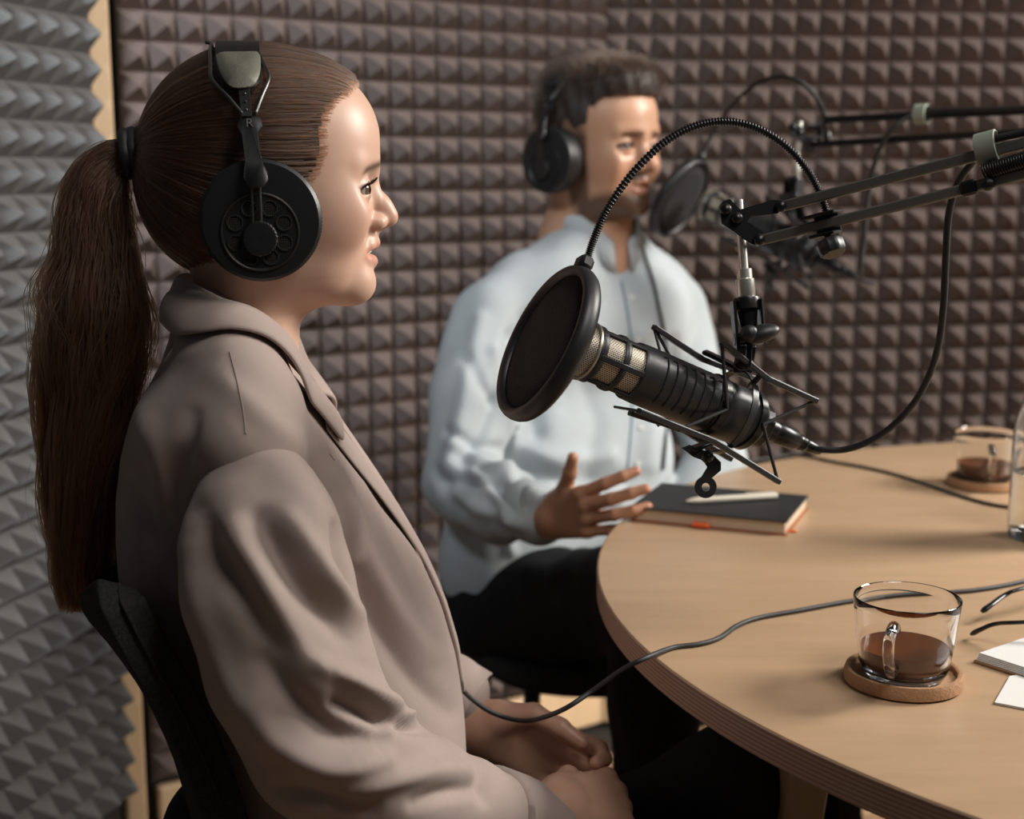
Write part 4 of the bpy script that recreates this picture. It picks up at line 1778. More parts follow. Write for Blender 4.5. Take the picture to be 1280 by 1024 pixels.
# turned cuff
c0, c1 = unloc(SL[7] + (SL[8] - SL[7]) * .55), unloc(SL[9]) + (unloc(SL[9]) - unloc(SL[7])) * .18
mb = MB()
L_ = np.linalg.norm(c1 - c0)
wv_ = lambda a: 1 + .035 * np.sin(a * 2 + .6) + .02 * np.sin(a * 3)
mb.lathe([(.0435, -.004), (.0505, 0), (.0505, L_ * .5), (.0485, L_), (.047, L_ + .0015), (.0455, L_), (.0445, L_ * .5), (.030, L_ * .35)], c0, c1 - c0, 56, rmul=wv_)
mb.build('cuff', BLAZ, blazer, angle=60)
c0, c1 = WP(560, 866, -.10), WP(590, 884, -.088)
mb = MB()
L_ = np.linalg.norm(c1 - c0)
mb.lathe([(.036, -.03), (.040, 0), (.040, L_), (.0385, L_ + .001), (.037, L_), (.026, L_ * .5)], c0, c1 - c0, 48, rmul=wv_)
mb.build('cuff', BLAZ, blazer, angle=60)


from mathutils.bvhtree import BVHTree
bvh = BVHTree.FromPolygons([Vector(p) for p in unloc(bv)], bq.tolist())
bvs = BVHTree.FromPolygons([Vector(p) for p in unloc(sv)], sq.tolist())


# ---- collar and lapels: cloth strips lying on the torso
def strip(A_, B_, nu, nv, off0, off1, thick, bulge=0.0):
    a, b = spline(np.array([WL(*p) for p in A_]), nu), spline(np.array([WL(*p) for p in B_]), nu)
    t = np.linspace(0, 1, nv)[None, :, None]
    G = a[:, None] * (1 - t) + b[:, None] * t
    P = G.reshape(-1, 3)
    tgt = np.broadcast_to((off0 + (off1 - off0) * np.linspace(0, 1, nv))[None, :], (nu, nv)).ravel().copy()
    tgt += bulge * np.sin(np.pi * np.broadcast_to(np.linspace(0, 1, nv)[None, :], (nu, nv)).ravel())
    for _ in range(6):
        f_ = torso_off(P)
        g_ = grad(torso_off, P, .003)
        P = P + g_ * np.clip(tgt - f_, 0, .02)[:, None]
    for _ in range(3):
        Wp = unloc(P)
        for i_ in range(len(Wp)):
            h = bvh.find_nearest(Vector(Wp[i_]))
            nrm = np.array(h[1])
            sd = (Wp[i_] - np.array(h[0])) @ nrm
            if sd < tgt[i_]:
                Wp[i_] += nrm * min(tgt[i_] - sd, .03)
        P = loc(Wp)
    return P.reshape(nu, nv, 3)


def sheet(name, G, m, parent, thick=.004, mirror=False):
    G = G.copy()
    if mirror:
        G[..., 1] *= -1
    nu, nv, _ = G.shape
    P = unloc(G.reshape(-1, 3))
    Q_ = [(i * nv + j, i * nv + j + 1, (i + 1) * nv + j + 1, (i + 1) * nv + j) for i in range(nu - 1) for j in range(nv - 1)]
    o = gmesh(name, P, np.array(Q_), m, parent)
    so = o.modifiers.new('solid', 'SOLIDIFY')
    so.thickness, so.offset = thick, 0
    sb = o.modifiers.new('sub', 'SUBSURF')
    sb.levels = sb.render_levels = 1
    return o


UP = [(222, 346, 0), (226, 347, .028), (244, 354, .052), (278, 375, .064), (312, 403, .062), (345, 434, .052), (375, 474, .036), (398, 508, .026)]
LO = [(200, 398, 0), (203, 405, .040), (228, 422, .075), (272, 441, .098), (316, 467, .105), (350, 499, .098), (380, 526, .088), (408, 566, .072)]
G = strip(UP, LO, 40, 9, .004, .006, .004, .006)
for mi in (False, True):
    sheet('collar', G, BLAZ, blazer, .0045, mi)
UP2 = [(385, 488, .036), (400, 510, .026), (420, 542, .016), (447, 585, .008), (476, 633, .002), (508, 686, -.002), (536, 735, -.004)]
LO2 = [(402, 540, .080), (412, 568, .072), (432, 602, .060), (455, 640, .044), (480, 678, .030), (508, 714, .014), (540, 752, -.002)]
G2 = strip(UP2, LO2, 36, 8, .003, .0015, .004, .003)
for mi in (False, True):
    sheet('lapel', G2, BLAZ, blazer, .003, mi)
# front edge of the open blazer
G3 = strip([(520, 712, .012), (545, 765, .012), (560, 815, .012), (568, 855, .012)], [(538, 735, -.004), (558, 775, -.006), (570, 820, -.006), (574, 868, -.006)], 20, 5, .002, .004, .004)
sheet('front_edge', G3, BLAZ, blazer, .005)


def seam(pts, parent, fnoff, m=SEAM, r=.0007):
    P = spline(np.array([WL(*p) for p in pts]), 40)
    for _ in range(8):
        P = P - grad(fnoff, P, .003) * np.clip(fnoff(P), -.02, .02)[:, None]
    mb = MB()
    mb.tube(unloc(P), r, 6)
    mb.build('seam', m, parent, angle=180)


# seams are placed on the actual cloth surface
def seam_px(pts, tree, parent, m=SEAM, r=.0006, lift=.0):
    c_ = spline(np.array(pts, float), 50)
    out_ = []
    for x, y in c_:
        h = tree.ray_cast(Vector(CAM), Vector(ray(x, y)).normalized())
        if h[0] is not None:
            out_.append(np.array(h[0]) + np.array(h[1]) * lift)
    if len(out_) > 3:
        mb = MB()
        mb.tube(np.array(out_), r, 6)
        mb.build('seam', m, parent, angle=180)


seam_px([(287, 440), (297, 480), (304, 515), (307, 543)], bvh, blazer)
seam_px([(412, 568), (418, 576)], bvh, blazer)

# ---- trousers
F = Field((-.16, -.26, -.95), (.62, .26, -.48), .007)
hipL, hipR = WL(345, 1095, -.085), WL(345, 1060, .085)
kL, kR = WL(915, 978, -.075), WL(880, 1130, .085)
F.cone(hipL, hipR, .095, .095, .03)
F.chain([hipL, WL(740, 1085, -.08), kL, kL + np.array((-.02, 0, -.30))], [.090, .066, .056, .050], .03)
F.chain([hipR, (hipR + kR) / 2, kR, kR + np.array((-.02, 0, -.30))], [.090, .074, .060, .050], .03)
pv, pq = F.mesh()
pv = folds(pv, pq, [], .0035, 9)
trous = gmesh('trousers', unloc(pv), pq, JEANS, woman)
for kk in (kL, kR):
    f0 = kk + np.array((-.02, 0, -.30))
    f1 = np.array((f0[0] + .0, f0[1], -(OW[2]) + .06))
    F = Field(np.minimum(f0, f1) - .09, np.maximum(f0, f1) + np.array((.22, .09, .07)), .007)
    F.cone(f0, f1 + (0, 0, .05), .048, .042, .01)
    V, Q = F.mesh()
    gmesh('trouser_leg', unloc(V), Q, JEANS, trous)
    F = Field(f1 - np.array((.10, .08, .08)), f1 + np.array((.24, .08, .10)), .005)
    F.cone(f1 + (-.01, 0, -.02), f1 + (.15, 0, -.028), .036, .030, .01)
    F.cone(f1 + (-.01, 0, -.02), f1 + (0, 0, .05), .036, .036, .02)
    V, Q = F.mesh()
    V[:, 2] = np.maximum(V[:, 2], -OW[2] + .002)
    gmesh('shoe', unloc(V), Q, SHOE, woman)
# ================================================================== HEADPHONES
LEA = mat('olive_grey_leather', (0.135, 0.135, 0.105), 0.45, var=0.12, scale=120, bump=0.15, bscale=700)
HPB = mat('headphone_black', (0.012, 0.012, 0.013), 0.40, var=0.15, scale=60, bump=0.04, bscale=800)
HPP = mat('headphone_pad', (0.016, 0.016, 0.017), 0.55, var=0.15, scale=90, bump=0.2, bscale=500)
WIRE = mat('headband_wire', (0.12, 0.12, 0.115), 0.3, 0.8, var=0.1)
LETT = mat('letter_grey', (0.10, 0.10, 0.10), 0.5, var=0.05)
hp = empty('headphones', tuple(WP(330, 190, 0)), 'black over-ear headphones with olive headband pad, worn by the woman', 'headphones', 'studio headphones')


def latb(y):
    y = np.asarray(y, float)
    q = np.clip((205 - y) / 150, 0, 1)
    return np.where(y < 205, .094 * np.sqrt(np.clip(1 - q * q, 0, 1)) + .001, .095) + np.clip((y - 143) / 92, 0, 1) * .020


def both(fn):
    for sgn in (1, -1):
        fn(sgn)


def LWm(px, py, lat, sgn):
    """point at the near side, mirrored for the far ear"""
    p = WL(px, py, lat).copy()
    p[1] *= sgn
    return unloc(p)


def plate(pts, th, sgn, name, m, bulge=0.0, raise_=0.0, label=None):
    n = len(pts)
    cx, cy = np.mean([p[0] for p in pts]), np.mean([p[1] for p in pts])
    rings = []
    lv = [(1, -th / 2), (1, th / 2 - min(th * .3, .002)), (.94, th / 2)]
    if bulge:
        lv += [(.5, th / 2 + bulge), (.0, th / 2 + bulge * 1.2)]
    for sc_, dz in lv:
        rings.append([LWm(cx + (x - cx) * sc_, cy + (y - cy) * sc_, float(latb(cy + (y - cy) * sc_)) + dz + raise_, sgn) for x, y in pts])
    V = np.concatenate([np.array(r_) for r_ in rings])
    Fc = []
    for i in range(len(rings) - 1):
        for k in range(n):
            Fc.append((i * n + k, i * n + (k + 1) % n, (i + 1) * n + (k + 1) % n, (i + 1) * n + k))
    Fc.append(tuple(range(n)))
    if not bulge:
        Fc.append(tuple(range((len(rings) - 1) * n, len(rings) * n)))
    mb = MB()
    mb.add(V, Fc)
    return mb.build(name, m, hp, angle=50, label=label)


def rounded(pts, n=6):
    """closes an outline smoothly"""
    return [tuple(p) for p in spline(np.array(pts, float), len(pts) * n, True)]


def ear_side(sgn):
    ax = E3 * sgn
    up = (0, 0, 1)
    cen = lambda lat: LWm(326, 276, lat, sgn)
    c0 = cen(.103)
    sl = ax * 0.98 + np.array((0, 0, .06)) * 1
    r = .0497
    mb = MB()
    prof = []
    for a in np.linspace(0, 2 * math.pi, 16, endpoint=False):
        prof.append((.0385 + .0095 * math.cos(a), -.026 + .0135 * math.sin(a)))
    mb.lathe(prof, c0, ax, 88, closed=True, rmul=lambda a: 1 + .006 * np.sin(a * 44))
    mb.build('ear_cushion', HPP, hp, angle=180)
    mb = MB()
    mb.lathe([(.038, -.022), (r - .003, -.020), (r, -.017), (r, -.009), (r - .0012, -.0075), (r - .0012, -.0065), (r - .0004, -.006), (r - .0006, -.002), (r - .003, .0002), (.036, .0008), (.0, .0008)], c0, ax, 96, up)
    cup = mb.build('ear_cup', HPB, hp, angle=28)
    pc_ = LWm(325, 290, .1035, sgn)
    mb = MB()
    mb.lathe([(.0322, -.0006), (.0318, .0016), (.0308, .0020), (.0298, .0014), (.0290, .0006), (0, .0006)], pc_, ax, 80, up)
    mb.build('vent_panel', HPB, cup, angle=35)
    # ribbed ring round the rim
    mb = MB()
    for k in range(110):
        a = 2 * math.pi * k / 110
        d = np.array((0, 0, 1.0)) * math.cos(a) + E1 * math.sin(a)
        mb.bar(c0 + d * (r - .0004) - ax * .0165, c0 + d * (r - .0004) - ax * .0095, .0013, .0013, d)
    o = mb.build('ribbed_ring', HPB, cup, smooth=False)
    o['kind'] = 'stuff'
    kc = LWm(325, 298, .1045, sgn)
    vc = LWm(325, 291, .1048, sgn)
    for k in range(8):
        a = R(22.5 + 45 * k)
        if k == 7:
            pass
        hc = vc + .0212 * (np.array((0, 0, 1.0)) * math.cos(a) + E1 * math.sin(a))
        rel = hc - c0
        if (rel @ E1) ** 2 + rel[2] ** 2 > .0275 ** 2 and False:
            continue
        mb = MB()
        mb.lathe([(.0068, -.0005), (.0068, .0006), (.0056, .0006), (.0052, -.0004), (0, -.0004)], hc, ax, 22)
        mb.build('vent', MESHD, cup, angle=40)
    mb = MB()
    mb.lathe([(.0142, -.001), (.0142, .0062), (.0132, .0078), (.0118, .0080), (0, .0074)], kc, ax, 64, rmul=lambda a: 1 + .018 * np.sign(np.sin(a * 30)))
    mb.build('knob', HPB, cup, angle=30)
    for dx in (-5, 5):
        p0 = LWm(322 + dx, 290, .109, sgn)
        p1 = LWm(319 + dx, 225, .110, sgn)
        mb = MB()
        mb.tube([p0, p1], .0012, 8)
        mb.build('slider_rod', WIRE, hp)
    # yoke plate
    pts = [(300, 148), (308, 143.5), (318, 143.5), (326, 148), (328, 157), (322.5, 166), (325, 190), (329, 205), (334, 214), (335, 226), (330, 233), (320, 235.5), (309, 233), (304, 224), (304.5, 214), (306, 203), (304, 185), (301.5, 166), (296.5, 158)]
    pl_ = plate(pts, .0042, sgn, 'yoke_plate', HPB)
    # headband pad and its strap
    pad = rounded([(270, 63), (283, 57), (312, 57), (323, 62), (326, 80), (323, 98), (314, 109), (291, 110.5), (279, 99), (271, 80)], 3)
    plate(pad, .008, sgn, 'headband_pad', LEA, .004, .0035, label='olive grey headband pad')
    plate([(269, 55), (325, 55), (329, 82), (325, 102), (316, 113), (288, 115), (275, 101), (267, 82)], .004, sgn, 'pad_base', HPB, 0, .0)
    st = plate([(297, 108), (312, 108), (315, 146), (302, 146)], .003, sgn, 'pad_strap', HPB, 0, .003)
    for y in (117, 127, 137):
        mb = MB()
        mb.sphere(LWm(306 + (y - 117) * .1, y, float(latb(y)) + .0047, sgn), .0009, 8, 6)
        mb.build('rivet', WIRE, st)


both(ear_side)
for side in (0, 1):
    if side == 0:
        px_ = [(304, 143), (285, 121), (265, 99), (263, 80), (262.5, 62), (264, 55)]
    else:
        px_ = [(319, 143), (327, 121), (336, 97), (330, 80), (322, 62), (318, 54)]
    left = [WL(x, y, float(latb(y)) + .003) for x, y in px_]
    t0 = WL(px_[-1][0] + (-6 if side == 0 else -2), 53, .0)
    pts = left + [t0] + [p * np.array((1, -1, 1)) for p in left[::-1]]
    mb = MB()
    mb.tube(unloc(spline(pts, 90)), .00155, 10)
    mb.build('headband_wire', WIRE, hp, angle=180)
# band across the top
A_, B_ = [], []
for y in list(np.linspace(72, 56.0, 8)):
    la = float(latb(y))
    A_.append((y, la))
mb = MB()
pts_l = [WL(297, y, la + .001) for y, la in A_] + [WL(297, 55.5, 0)] + [WL(297, y, la + .001) * np.array((1, -1, 1)) for y, la in A_[::-1]]
pts_l = unloc(spline(pts_l, 40))
V, Fc = [], []
for p in pts_l:
    for du in (-.018, .018):
        for dz in (0, .003):
            V.append(p + E1 * du + np.array((0, 0, dz)))
for i in range(len(pts_l) - 1):
    a, b = i * 4, i * 4 + 4
    Fc += [(a, b, b + 2, a + 2), (a + 1, a + 3, b + 3, b + 1), (a, a + 1, b + 1, b), (a + 2, b + 2, b + 3, a + 3)]
mb.add(V, Fc)
mb.build('headband_strap', HPB, hp, angle=50)
# the letter R on the near yoke plate
try:
    for sgn, ch in ((1, 'R'), (-1, 'L')):
        fc = bpy.data.curves.new('letter', 'FONT')
        fc.body = ch
        fc.size = .0105
        fc.extrude = .0003
        fc.align_x = fc.align_y = 'CENTER'
        fo = bpy.data.objects.new('letter', fc)
        COL.objects.link(fo)
        fo.data.materials.append(LETT)
        P_ = LWm(312, 154, float(latb(154)) + .0030, sgn)
        xv = E1 * sgn
        zv = E3 * sgn
        Mm = Matrix(((xv[0], 0, zv[0], P_[0]), (xv[1], 0, zv[1], P_[1]), (0, 1, 0, P_[2]), (0, 0, 0, 1))) @ Matrix.Rotation(R(-22), 4, 'X')
        dg_ = bpy.context.evaluated_depsgraph_get()
        me_ = bpy.data.meshes.new_from_object(fo.evaluated_get(dg_))
        bpy.data.objects.remove(fo)
        fo = bpy.data.objects.new('letter', me_)
        COL.objects.link(fo)
        fo.parent = hp
        fo.matrix_parent_inverse = world_of(hp).inverted()
        fo.matrix_basis = Mm
except Exception as ex_:
    print('letter', ex_)

# cable of the woman's headphones
zt = TZ + .0027
cp_ = [WP(345, 352, -.09), WP(358, 410, -.088), WP(374, 448, -.078), WP(388, 474, -.065), WP(420, 532, -.06), WP(480, 640, -.05), WP(535, 745, -.045), WP(562, 815, -.04), WP(573, 853, -.035), WP(590, 874, -.025), WP(620, 893, -.020), WP(658, 901, -.025), U(700, 889, 1.235), U(740, 864, 1.237), U(775, 839, 1.238), UZ(806, 823, TZ + .006), UZ(840, 810, zt), UZ(875, 805, zt), UZ(900, 797, zt), UZ(922, 782, zt), UZ(950, 772, zt), UZ(1000, 763, zt), UZ(1060, 752, zt), UZ(1120, 744, zt), UZ(1180, 741, zt), UZ(1225, 737, zt), UZ(1270, 729, zt), UZ(1330, 715, zt), UZ(1400, 712, zt)]
mb = MB()
mb.tube(spline(cp_, 240), .0024, 10)
tag(mb.build('headphone_cable', RUB, angle=180), 'black cable running from the woman\'s lap over the table edge past the near cup', 'cable')

# ================================================================== THE MAN
OM = U(747, 184, 2.2)
PSI = R(46)
MFw = np.array((math.sin(PSI), -math.cos(PSI), 0))
MLf = np.array((math.cos(PSI), math.sin(PSI), 0))
MSC = 1.08


def man(L_):
    L_ = np.asarray(L_, float) * MSC
    return OM + L_[..., :1] * MFw + L_[..., 1:2] * MLf + L_[..., 2:] * np.array((0, 0, 1.0))


mv, mq = make_head(True)
mc = face_colors(mv, True)
PT = R(35)
tf_ = np.array((math.sin(PT), -math.cos(PT), 0))     # chest direction
tr_ = np.array((-math.cos(PT), -math.sin(PT), 0))    # his right
RSH, REL, RWR = U(613, 402, 2.13), U(576, 603, 2.02), U(676, 645, 1.87)
LSH, LEL, LWR = U(838, 388, 2.36), U(893, 578, 2.30), U(830, 700, 2.16)
NB, CH, WA, HI = U(748, 300, 2.24), U(733, 425, 2.26), U(712, 580, 2.22), U(690, 690, 2.20)
lo, hi = np.array((-.25, 1.55, .40)), np.array((.55, 2.55, 1.20))
F = Field(lo, hi, .008)
F.cone(NB + (0, 0, .08), NB - (0, 0, .05), .055, .06, .03)
F.cone(CH + tr_ * .1, CH - tr_ * .1, .065, .065, .03)
F.cone(HI + tr_ * .06, HI - tr_ * .06, .10, .10, .05)
F.cone(CH, HI, .07, .07, .02)
F.chain([RSH, REL, RWR], [.045, .038, .026], .02)
F.chain([LSH, LEL, LWR], [.045, .038, .026], .02)
tv, tq = F.mesh()
WR2 = U(688, 648, 1.845)
hx = U(740, 638, 1.768) - WR2
F = Field(WR2 - .12, WR2 + np.array((.20, .14, .16)), .0022)
tips = hand(F, WR2, hx, (-.10, -1, .15), (0, .2, 1), [(20, 22, 16), (12, 20, 16), (20, 24, 18), (28, 28, 20)], [(.95, .50, .15), (.78, .62, .10), (.70, .72, .06)], .95, spread=(7, 1, -5, -12))
F.cone(RWR, WR2, .028, .025, .01)
gv, gq = F.mesh()
# left hand resting out of sight in the lap
F = Field(LWR - .16, LWR + .16, .0035)
hand(F, LWR, (.3, -.9, -.1), (0, 0, 1), (-1, -.3, 0), [(25, 30, 20)] * 4, [(.8, .5, -.2), (.95, .1, -.2), (.95, 0, -.2)], 1.0)
F.cone(LEL + (LWR - LEL) * .8, LWR, .028, .025, .01)
xv_, xq_ = F.mesh()
V, Q, C = join_meshes([(man(mv), mq, mc), (tv, tq, (1, 1, 1)), (relax(gv, gq, 1), gq, hand_col(gv, tips)), (xv_, xq_, (1, 1, 1))])
guy = gmesh('person', V, Q, SKINM, None, C, origin=np.array((HI[0], HI[1], .47)))
tag(guy, 'bearded man with short dark hair and a pale blue shirt behind the table', 'person')
for q in (-1, 1):
    eyeball(guy, H(446.5, 237, q * 42), (1, .02 * q, -.02), man, r=16.5)

lashes(guy, man, True)

# hair: faded sides, swept-up top
F = Field((-.13, -.11, -.06), (.14, .11, .16), .004)
F.ell(H(325, 172), (143 * s, 107 * s, 118 * s))
F.ell(H(400, 112), (70 * s, 84 * s, 46 * s), .02)
F.ell(H(432, 100), (36 * s, 66 * s, 30 * s), .02)
F.ell(H(330, 100), (90 * s, 84 * s, 44 * s), .02)
V, Q = F.mesh()
px, py = px_of(V)
rgm = np.random.default_rng(5)
V = V + vnormals(V, Q) * (.0008 * np.sin(V @ np.array((260, 90, 70)) + 2) + .0008 * np.sin(V @ np.array((90, 310, 60))))[:, None]
mk_ = np.interp(py, [0, 129, 134, 142, 160, 190, 215, 400], [520, 520, 440, 416, 404, 398, 392, 380]) - px
mk2 = np.minimum(mk_, np.interp(px, [150, 250, 330, 400], [285, 300, 240, 225]) - py)
Q = Q[(mk2[Q] > 0).all(1)]
mh = gmesh('hair', man(V), Q, mat('hair_base_dark', (0.028, 0.018, 0.013), 0.6, var=.3, scale=70, stretch=(1, 3, 3)), guy, label='short dark brown hair swept up')
sel = Q[RNG.integers(0, len(Q), 5200)][:, 0]
P0, N0 = V[sel], vnormals(V, Q)[sel]
topw = np.clip((150 - py[sel]) / 40, 0, 1)
ln_ = .005 + .013 * topw
dr = N0 * .45 + np.array((.25, 0, .35)) * topw[:, None] + np.array((-.6, 0, -.1)) * (1 - topw)[:, None] + np.array((-.55, 0, .1)) * (topw * np.clip((400 - px[sel]) / 80, 0, 1))[:, None] + RNG.normal(0, .10, P0.shape)
dr /= np.linalg.norm(dr, axis=1)[:, None]
t_ = np.linspace(0, 1, 6)[None, :, None]
path = P0[:, None] - N0[:, None] * .002 + dr[:, None] * t_ * ln_[:, None, None] + np.array((-.25, 0, 0)) * (t_ ** 2) * ln_[:, None, None]
hairs('hair_strands', man(path), .00045, HAIRM, mh, tip=.4)

# shirt
lo, hi = np.array((-.22, 1.70, .50)), np.array((.52, 2.62, 1.20))
F = Field(lo, hi, .0065)
F.cone(CH + tr_ * .085 + (0, 0, .02), CH - tr_ * .085 + (0, 0, .02), .112, .112)
F.cone(CH + tr_ * .12 + (0, 0, .06), CH - tr_ * .12 + (0, 0, .06), .07, .07, .05)
F.cone(WA + tr_ * .065, WA - tr_ * .065, .115, .115, .08)
F.cone(HI + tr_ * .085, HI - tr_ * .085, .110, .110, .08)
for a, b in ((NB + tr_ * .03 - (0, 0, .015), RSH + (0, 0, .01)), (NB - tr_ * .03 - (0, 0, .015), LSH + (0, 0, .01))):
    F.cone(a, b, .052, .052, .03)
F.chain([RSH, (RSH + REL) / 2 + tr_ * .006, REL], [.062, .064, .056], .02)
F.chain([REL, (REL + RWR) / 2 + (0, 0, -.008), RWR], [.057, .052, .038], .012)
F.chain([LSH, LEL], [.060, .053], .015)
F.chain([LEL, LWR], [.053, .038], .012)
# open neck
F.cone(NB + tf_ * .065 + (0, 0, .10), NB + tf_ * .085 + (0, 0, -.012), .050, .012, .006, 's')
F.cone(NB + (0, 0, .20), NB + (0, 0, .005), .066, .062, .006, 's')
V, Q = F.mesh()
V = relax(V, Q, 2)
FM = [([(600, 400), (590, 450), (575, 520), (562, 580)], 10, 6), ([(640, 420), (625, 480), (600, 540), (580, 570)], 11, -8),
      ([(620, 440), (640, 520), (640, 580)], 9, 6), ([(570, 560), (600, 575), (640, 590)], 8, 7), ([(560, 600), (600, 605), (650, 615)], 8, -7),
      ([(565, 620), (610, 640), (650, 655)], 8, 6), ([(560, 540), (590, 555), (625, 560)], 6, -7), ([(590, 590), (620, 620), (640, 650)], 7, 6),
      ([(650, 560), (700, 575), (760, 570)], 12, 8), ([(650, 590), (720, 605), (780, 600)], 10, -8), ([(640, 610), (700, 630), (770, 625)], 10, 7),
      ([(660, 400), (655, 480), (670, 540)], 13, -8), ([(690, 380), (700, 440), (690, 500)], 14, 6), ([(730, 480), (745, 530), (735, 590)], 12, -6),
      ([(800, 420), (815, 500), (810, 580)], 13, 7), ([(840, 430), (845, 500), (850, 560)], 10, -8), ([(620, 660), (635, 675), (640, 690)], 6, 5),
      ([(545, 590), (560, 615), (580, 640)], 7, -6), ([(585, 450), (600, 480), (620, 500)], 8, -6)]


def folds_w(V, Q, FL, noise, seed):
    N_ = vnormals(V, Q)
    px, py = proj(V)
    facing = np.clip(((CAM - V) * N_).sum(1) / np.linalg.norm(CAM - V, axis=1) * 2.2 + .25, 0, 1)
    dsp = np.zeros(len(V))
    for pts, wd, h in FL:
        c_ = spline(np.array(pts, float), 30)
        d2 = np.min([(px - x) ** 2 + (py - y) ** 2 for x, y in c_], axis=0)
        dsp += h * .0014 * np.exp(-d2 / (wd * wd))
    rg = np.random.default_rng(seed)
    ns = sum(np.sin(V @ (rg.normal(size=3) * np.array((34, 34, 20))) + rg.uniform(0, 6.28)) for _ in range(10))
    return V + N_ * (dsp * facing + ns * noise * .32)[:, None]


V = folds_w(V, Q, FM, .0035, 4)
shirt = gmesh('shirt', V, Q, SHIRT, guy, label='pale blue button shirt')
bt = BVHTree.FromPolygons([Vector(p) for p in V], Q.tolist())
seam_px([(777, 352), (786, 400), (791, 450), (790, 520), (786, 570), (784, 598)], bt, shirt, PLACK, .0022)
for (x, y) in ((789, 372), (797, 425), (802, 480), (801, 535), (797, 580)):
    h = bt.ray_cast(Vector(CAM), Vector(ray(x, y)).normalized())
    if h[0] is not None:
        mb = MB()
        mb.lathe([(.005, -.001), (.0055, .001), (.004, .002), (0, .0015)], np.array(h[0]), np.array(h[1]), 14)
        mb.build('button', BTN, shirt)
# band collar
nc = NB + (0, 0, .014) - tf_ * .012
G = []
for a in np.linspace(R(-168), R(168), 48):
    q = abs(a) / R(168)
    d = -tf_ * math.cos(a) - tr_ * math.sin(a)
    z0 = .046 - .098 * q ** 2.0
    rr = .070 + .004 * q
    G.append([nc + d * (rr + .006) + (0, 0, z0 - .012), nc + d * (rr + .002) + (0, 0, z0 + .014), nc + d * (rr - .001) + (0, 0, z0 + .036)])
G = np.array(G)
nu, nv, _ = G.shape
Q_ = [(i * nv + j, i * nv + j + 1, (i + 1) * nv + j + 1, (i + 1) * nv + j) for i in range(nu - 1) for j in range(nv - 1)]
co = gmesh('collar', G.reshape(-1, 3), np.array(Q_), SHIRT, shirt)
so = co.modifiers.new('solid', 'SOLIDIFY')
so.thickness, so.offset = .004, 0
# cuff
c0, c1 = RWR + (REL - RWR) * .22, RWR + (RWR - REL) / np.linalg.norm(RWR - REL) * .012
mb = MB()
L_ = np.linalg.norm(c1 - c0)
mb.lathe([(.040, -.003), (.043, 0), (.041, L_ * .6), (.0395, L_), (.038, L_ + .001), (.036, L_), (.028, L_ * .4)], c0, c1 - c0, 40)
mb.build('cuff', SHIRT, shirt, angle=60)
# trousers and shoes
RK, LK = U(812, 745, 1.78), U(1015, 720, 2.12)
RF, LF = np.array((RK[0] + .03, RK[1] - .02, .07)), np.array((LK[0] + .05, LK[1] + .02, .07))
F = Field((-.25, 1.55, .30), (.62, 2.40, .78), .008)
F.cone(HI + tr_ * .08 - (0, 0, .07), HI - tr_ * .08 - (0, 0, .07), .115, .115, .03)
F.chain([HI + tr_ * .085 - (0, 0, .08), RK], [.095, .066], .03)
F.chain([HI - tr_ * .085 - (0, 0, .08), LK], [.095, .066], .03)
F.cone(RK, RK * .5 + RF * .5, .066, .058, .02)
F.cone(LK, LK * .5 + LF * .5, .066, .058, .02)
V, Q = F.mesh()
V = folds_w(V, Q, [], .005, 8)
mt = gmesh('trousers', V, Q, JEANS, guy)
for k, f in ((RK, RF), (LK, LF)):
    m0 = k * .55 + f * .45
    F = Field(np.minimum(m0, f) - .1, np.maximum(m0, f) + .1, .008)
    F.cone(m0, f + (0, 0, .04), .060, .056, .01)
    V, Q = F.mesh()
    V = folds_w(V, Q, [], .004, 11)
    gmesh('trouser_leg', V, Q, JEANS, mt)
    F = Field(f - .2, f + .25, .007)
    fd = np.array((.45, -.9, 0))
    F.cone(f + (0, 0, -.03), f + fd * .17 + (0, 0, -.035), .038, .032, .01)
    F.cone(f + (0, 0, -.03), f + (0, 0, .05), .04, .04, .02)
    V, Q = F.mesh()
    V[:, 2] = np.maximum(V[:, 2], .002)
    gmesh('shoe', V, Q, SHOE, guy)

# his headphones: the same model
def basis(o, f, l, sc_=1.0):
    return Matrix(((f[0] * sc_, l[0] * sc_, 0, o[0]), (f[1] * sc_, l[1] * sc_, 0, o[1]), (0, 0, sc_, o[2]), (0, 0, 0, 1)))


TW = basis(OW, E1, -E3)
TM = basis(OM, MFw, MLf, 1.06)
hp2 = copy_tree(hp)
hp2.matrix_basis = TM @ Matrix.Translation((-.004, 0, .006)) @ TW.inverted() @ world_of(hp)
hp2['label'] = 'black over-ear headphones worn by the bearded man'
for ch in list(hp2.children):
    if ch.name.startswith('headband_pad'):
        ch.data = ch.data.copy()
        ch.data.materials[0] = HPB
        ch['label'] = 'black headband pad'
out_ = [man(H(336, 352, -100))]
c_ = spline(np.array([(797, 300), (806, 325), (815, 352), (822, 385), (829, 420), (832, 470), (830, 540), (826, 590)], float), 60)
pts = []
for x, y in c_:
    h = bt.ray_cast(Vector(CAM), Vector(ray(x, y)).normalized())
    if h[0] is not None:
        pts.append(np.array(h[0]) + np.array(h[1]) * .004)
pts = np.array(pts)
k_ = np.hanning(9)
k_ /= k_.sum()
pts = np.stack([np.convolve(np.pad(pts[:, a], 4, mode='edge'), k_, 'valid') for a in range(3)], 1)
mb = MB()
mb.tube(pts, .0026, 8)
tag(mb.build('headphone_cable', RUB, angle=180), 'thin dark cable hanging down the front of the man\'s pale shirt', 'cable')
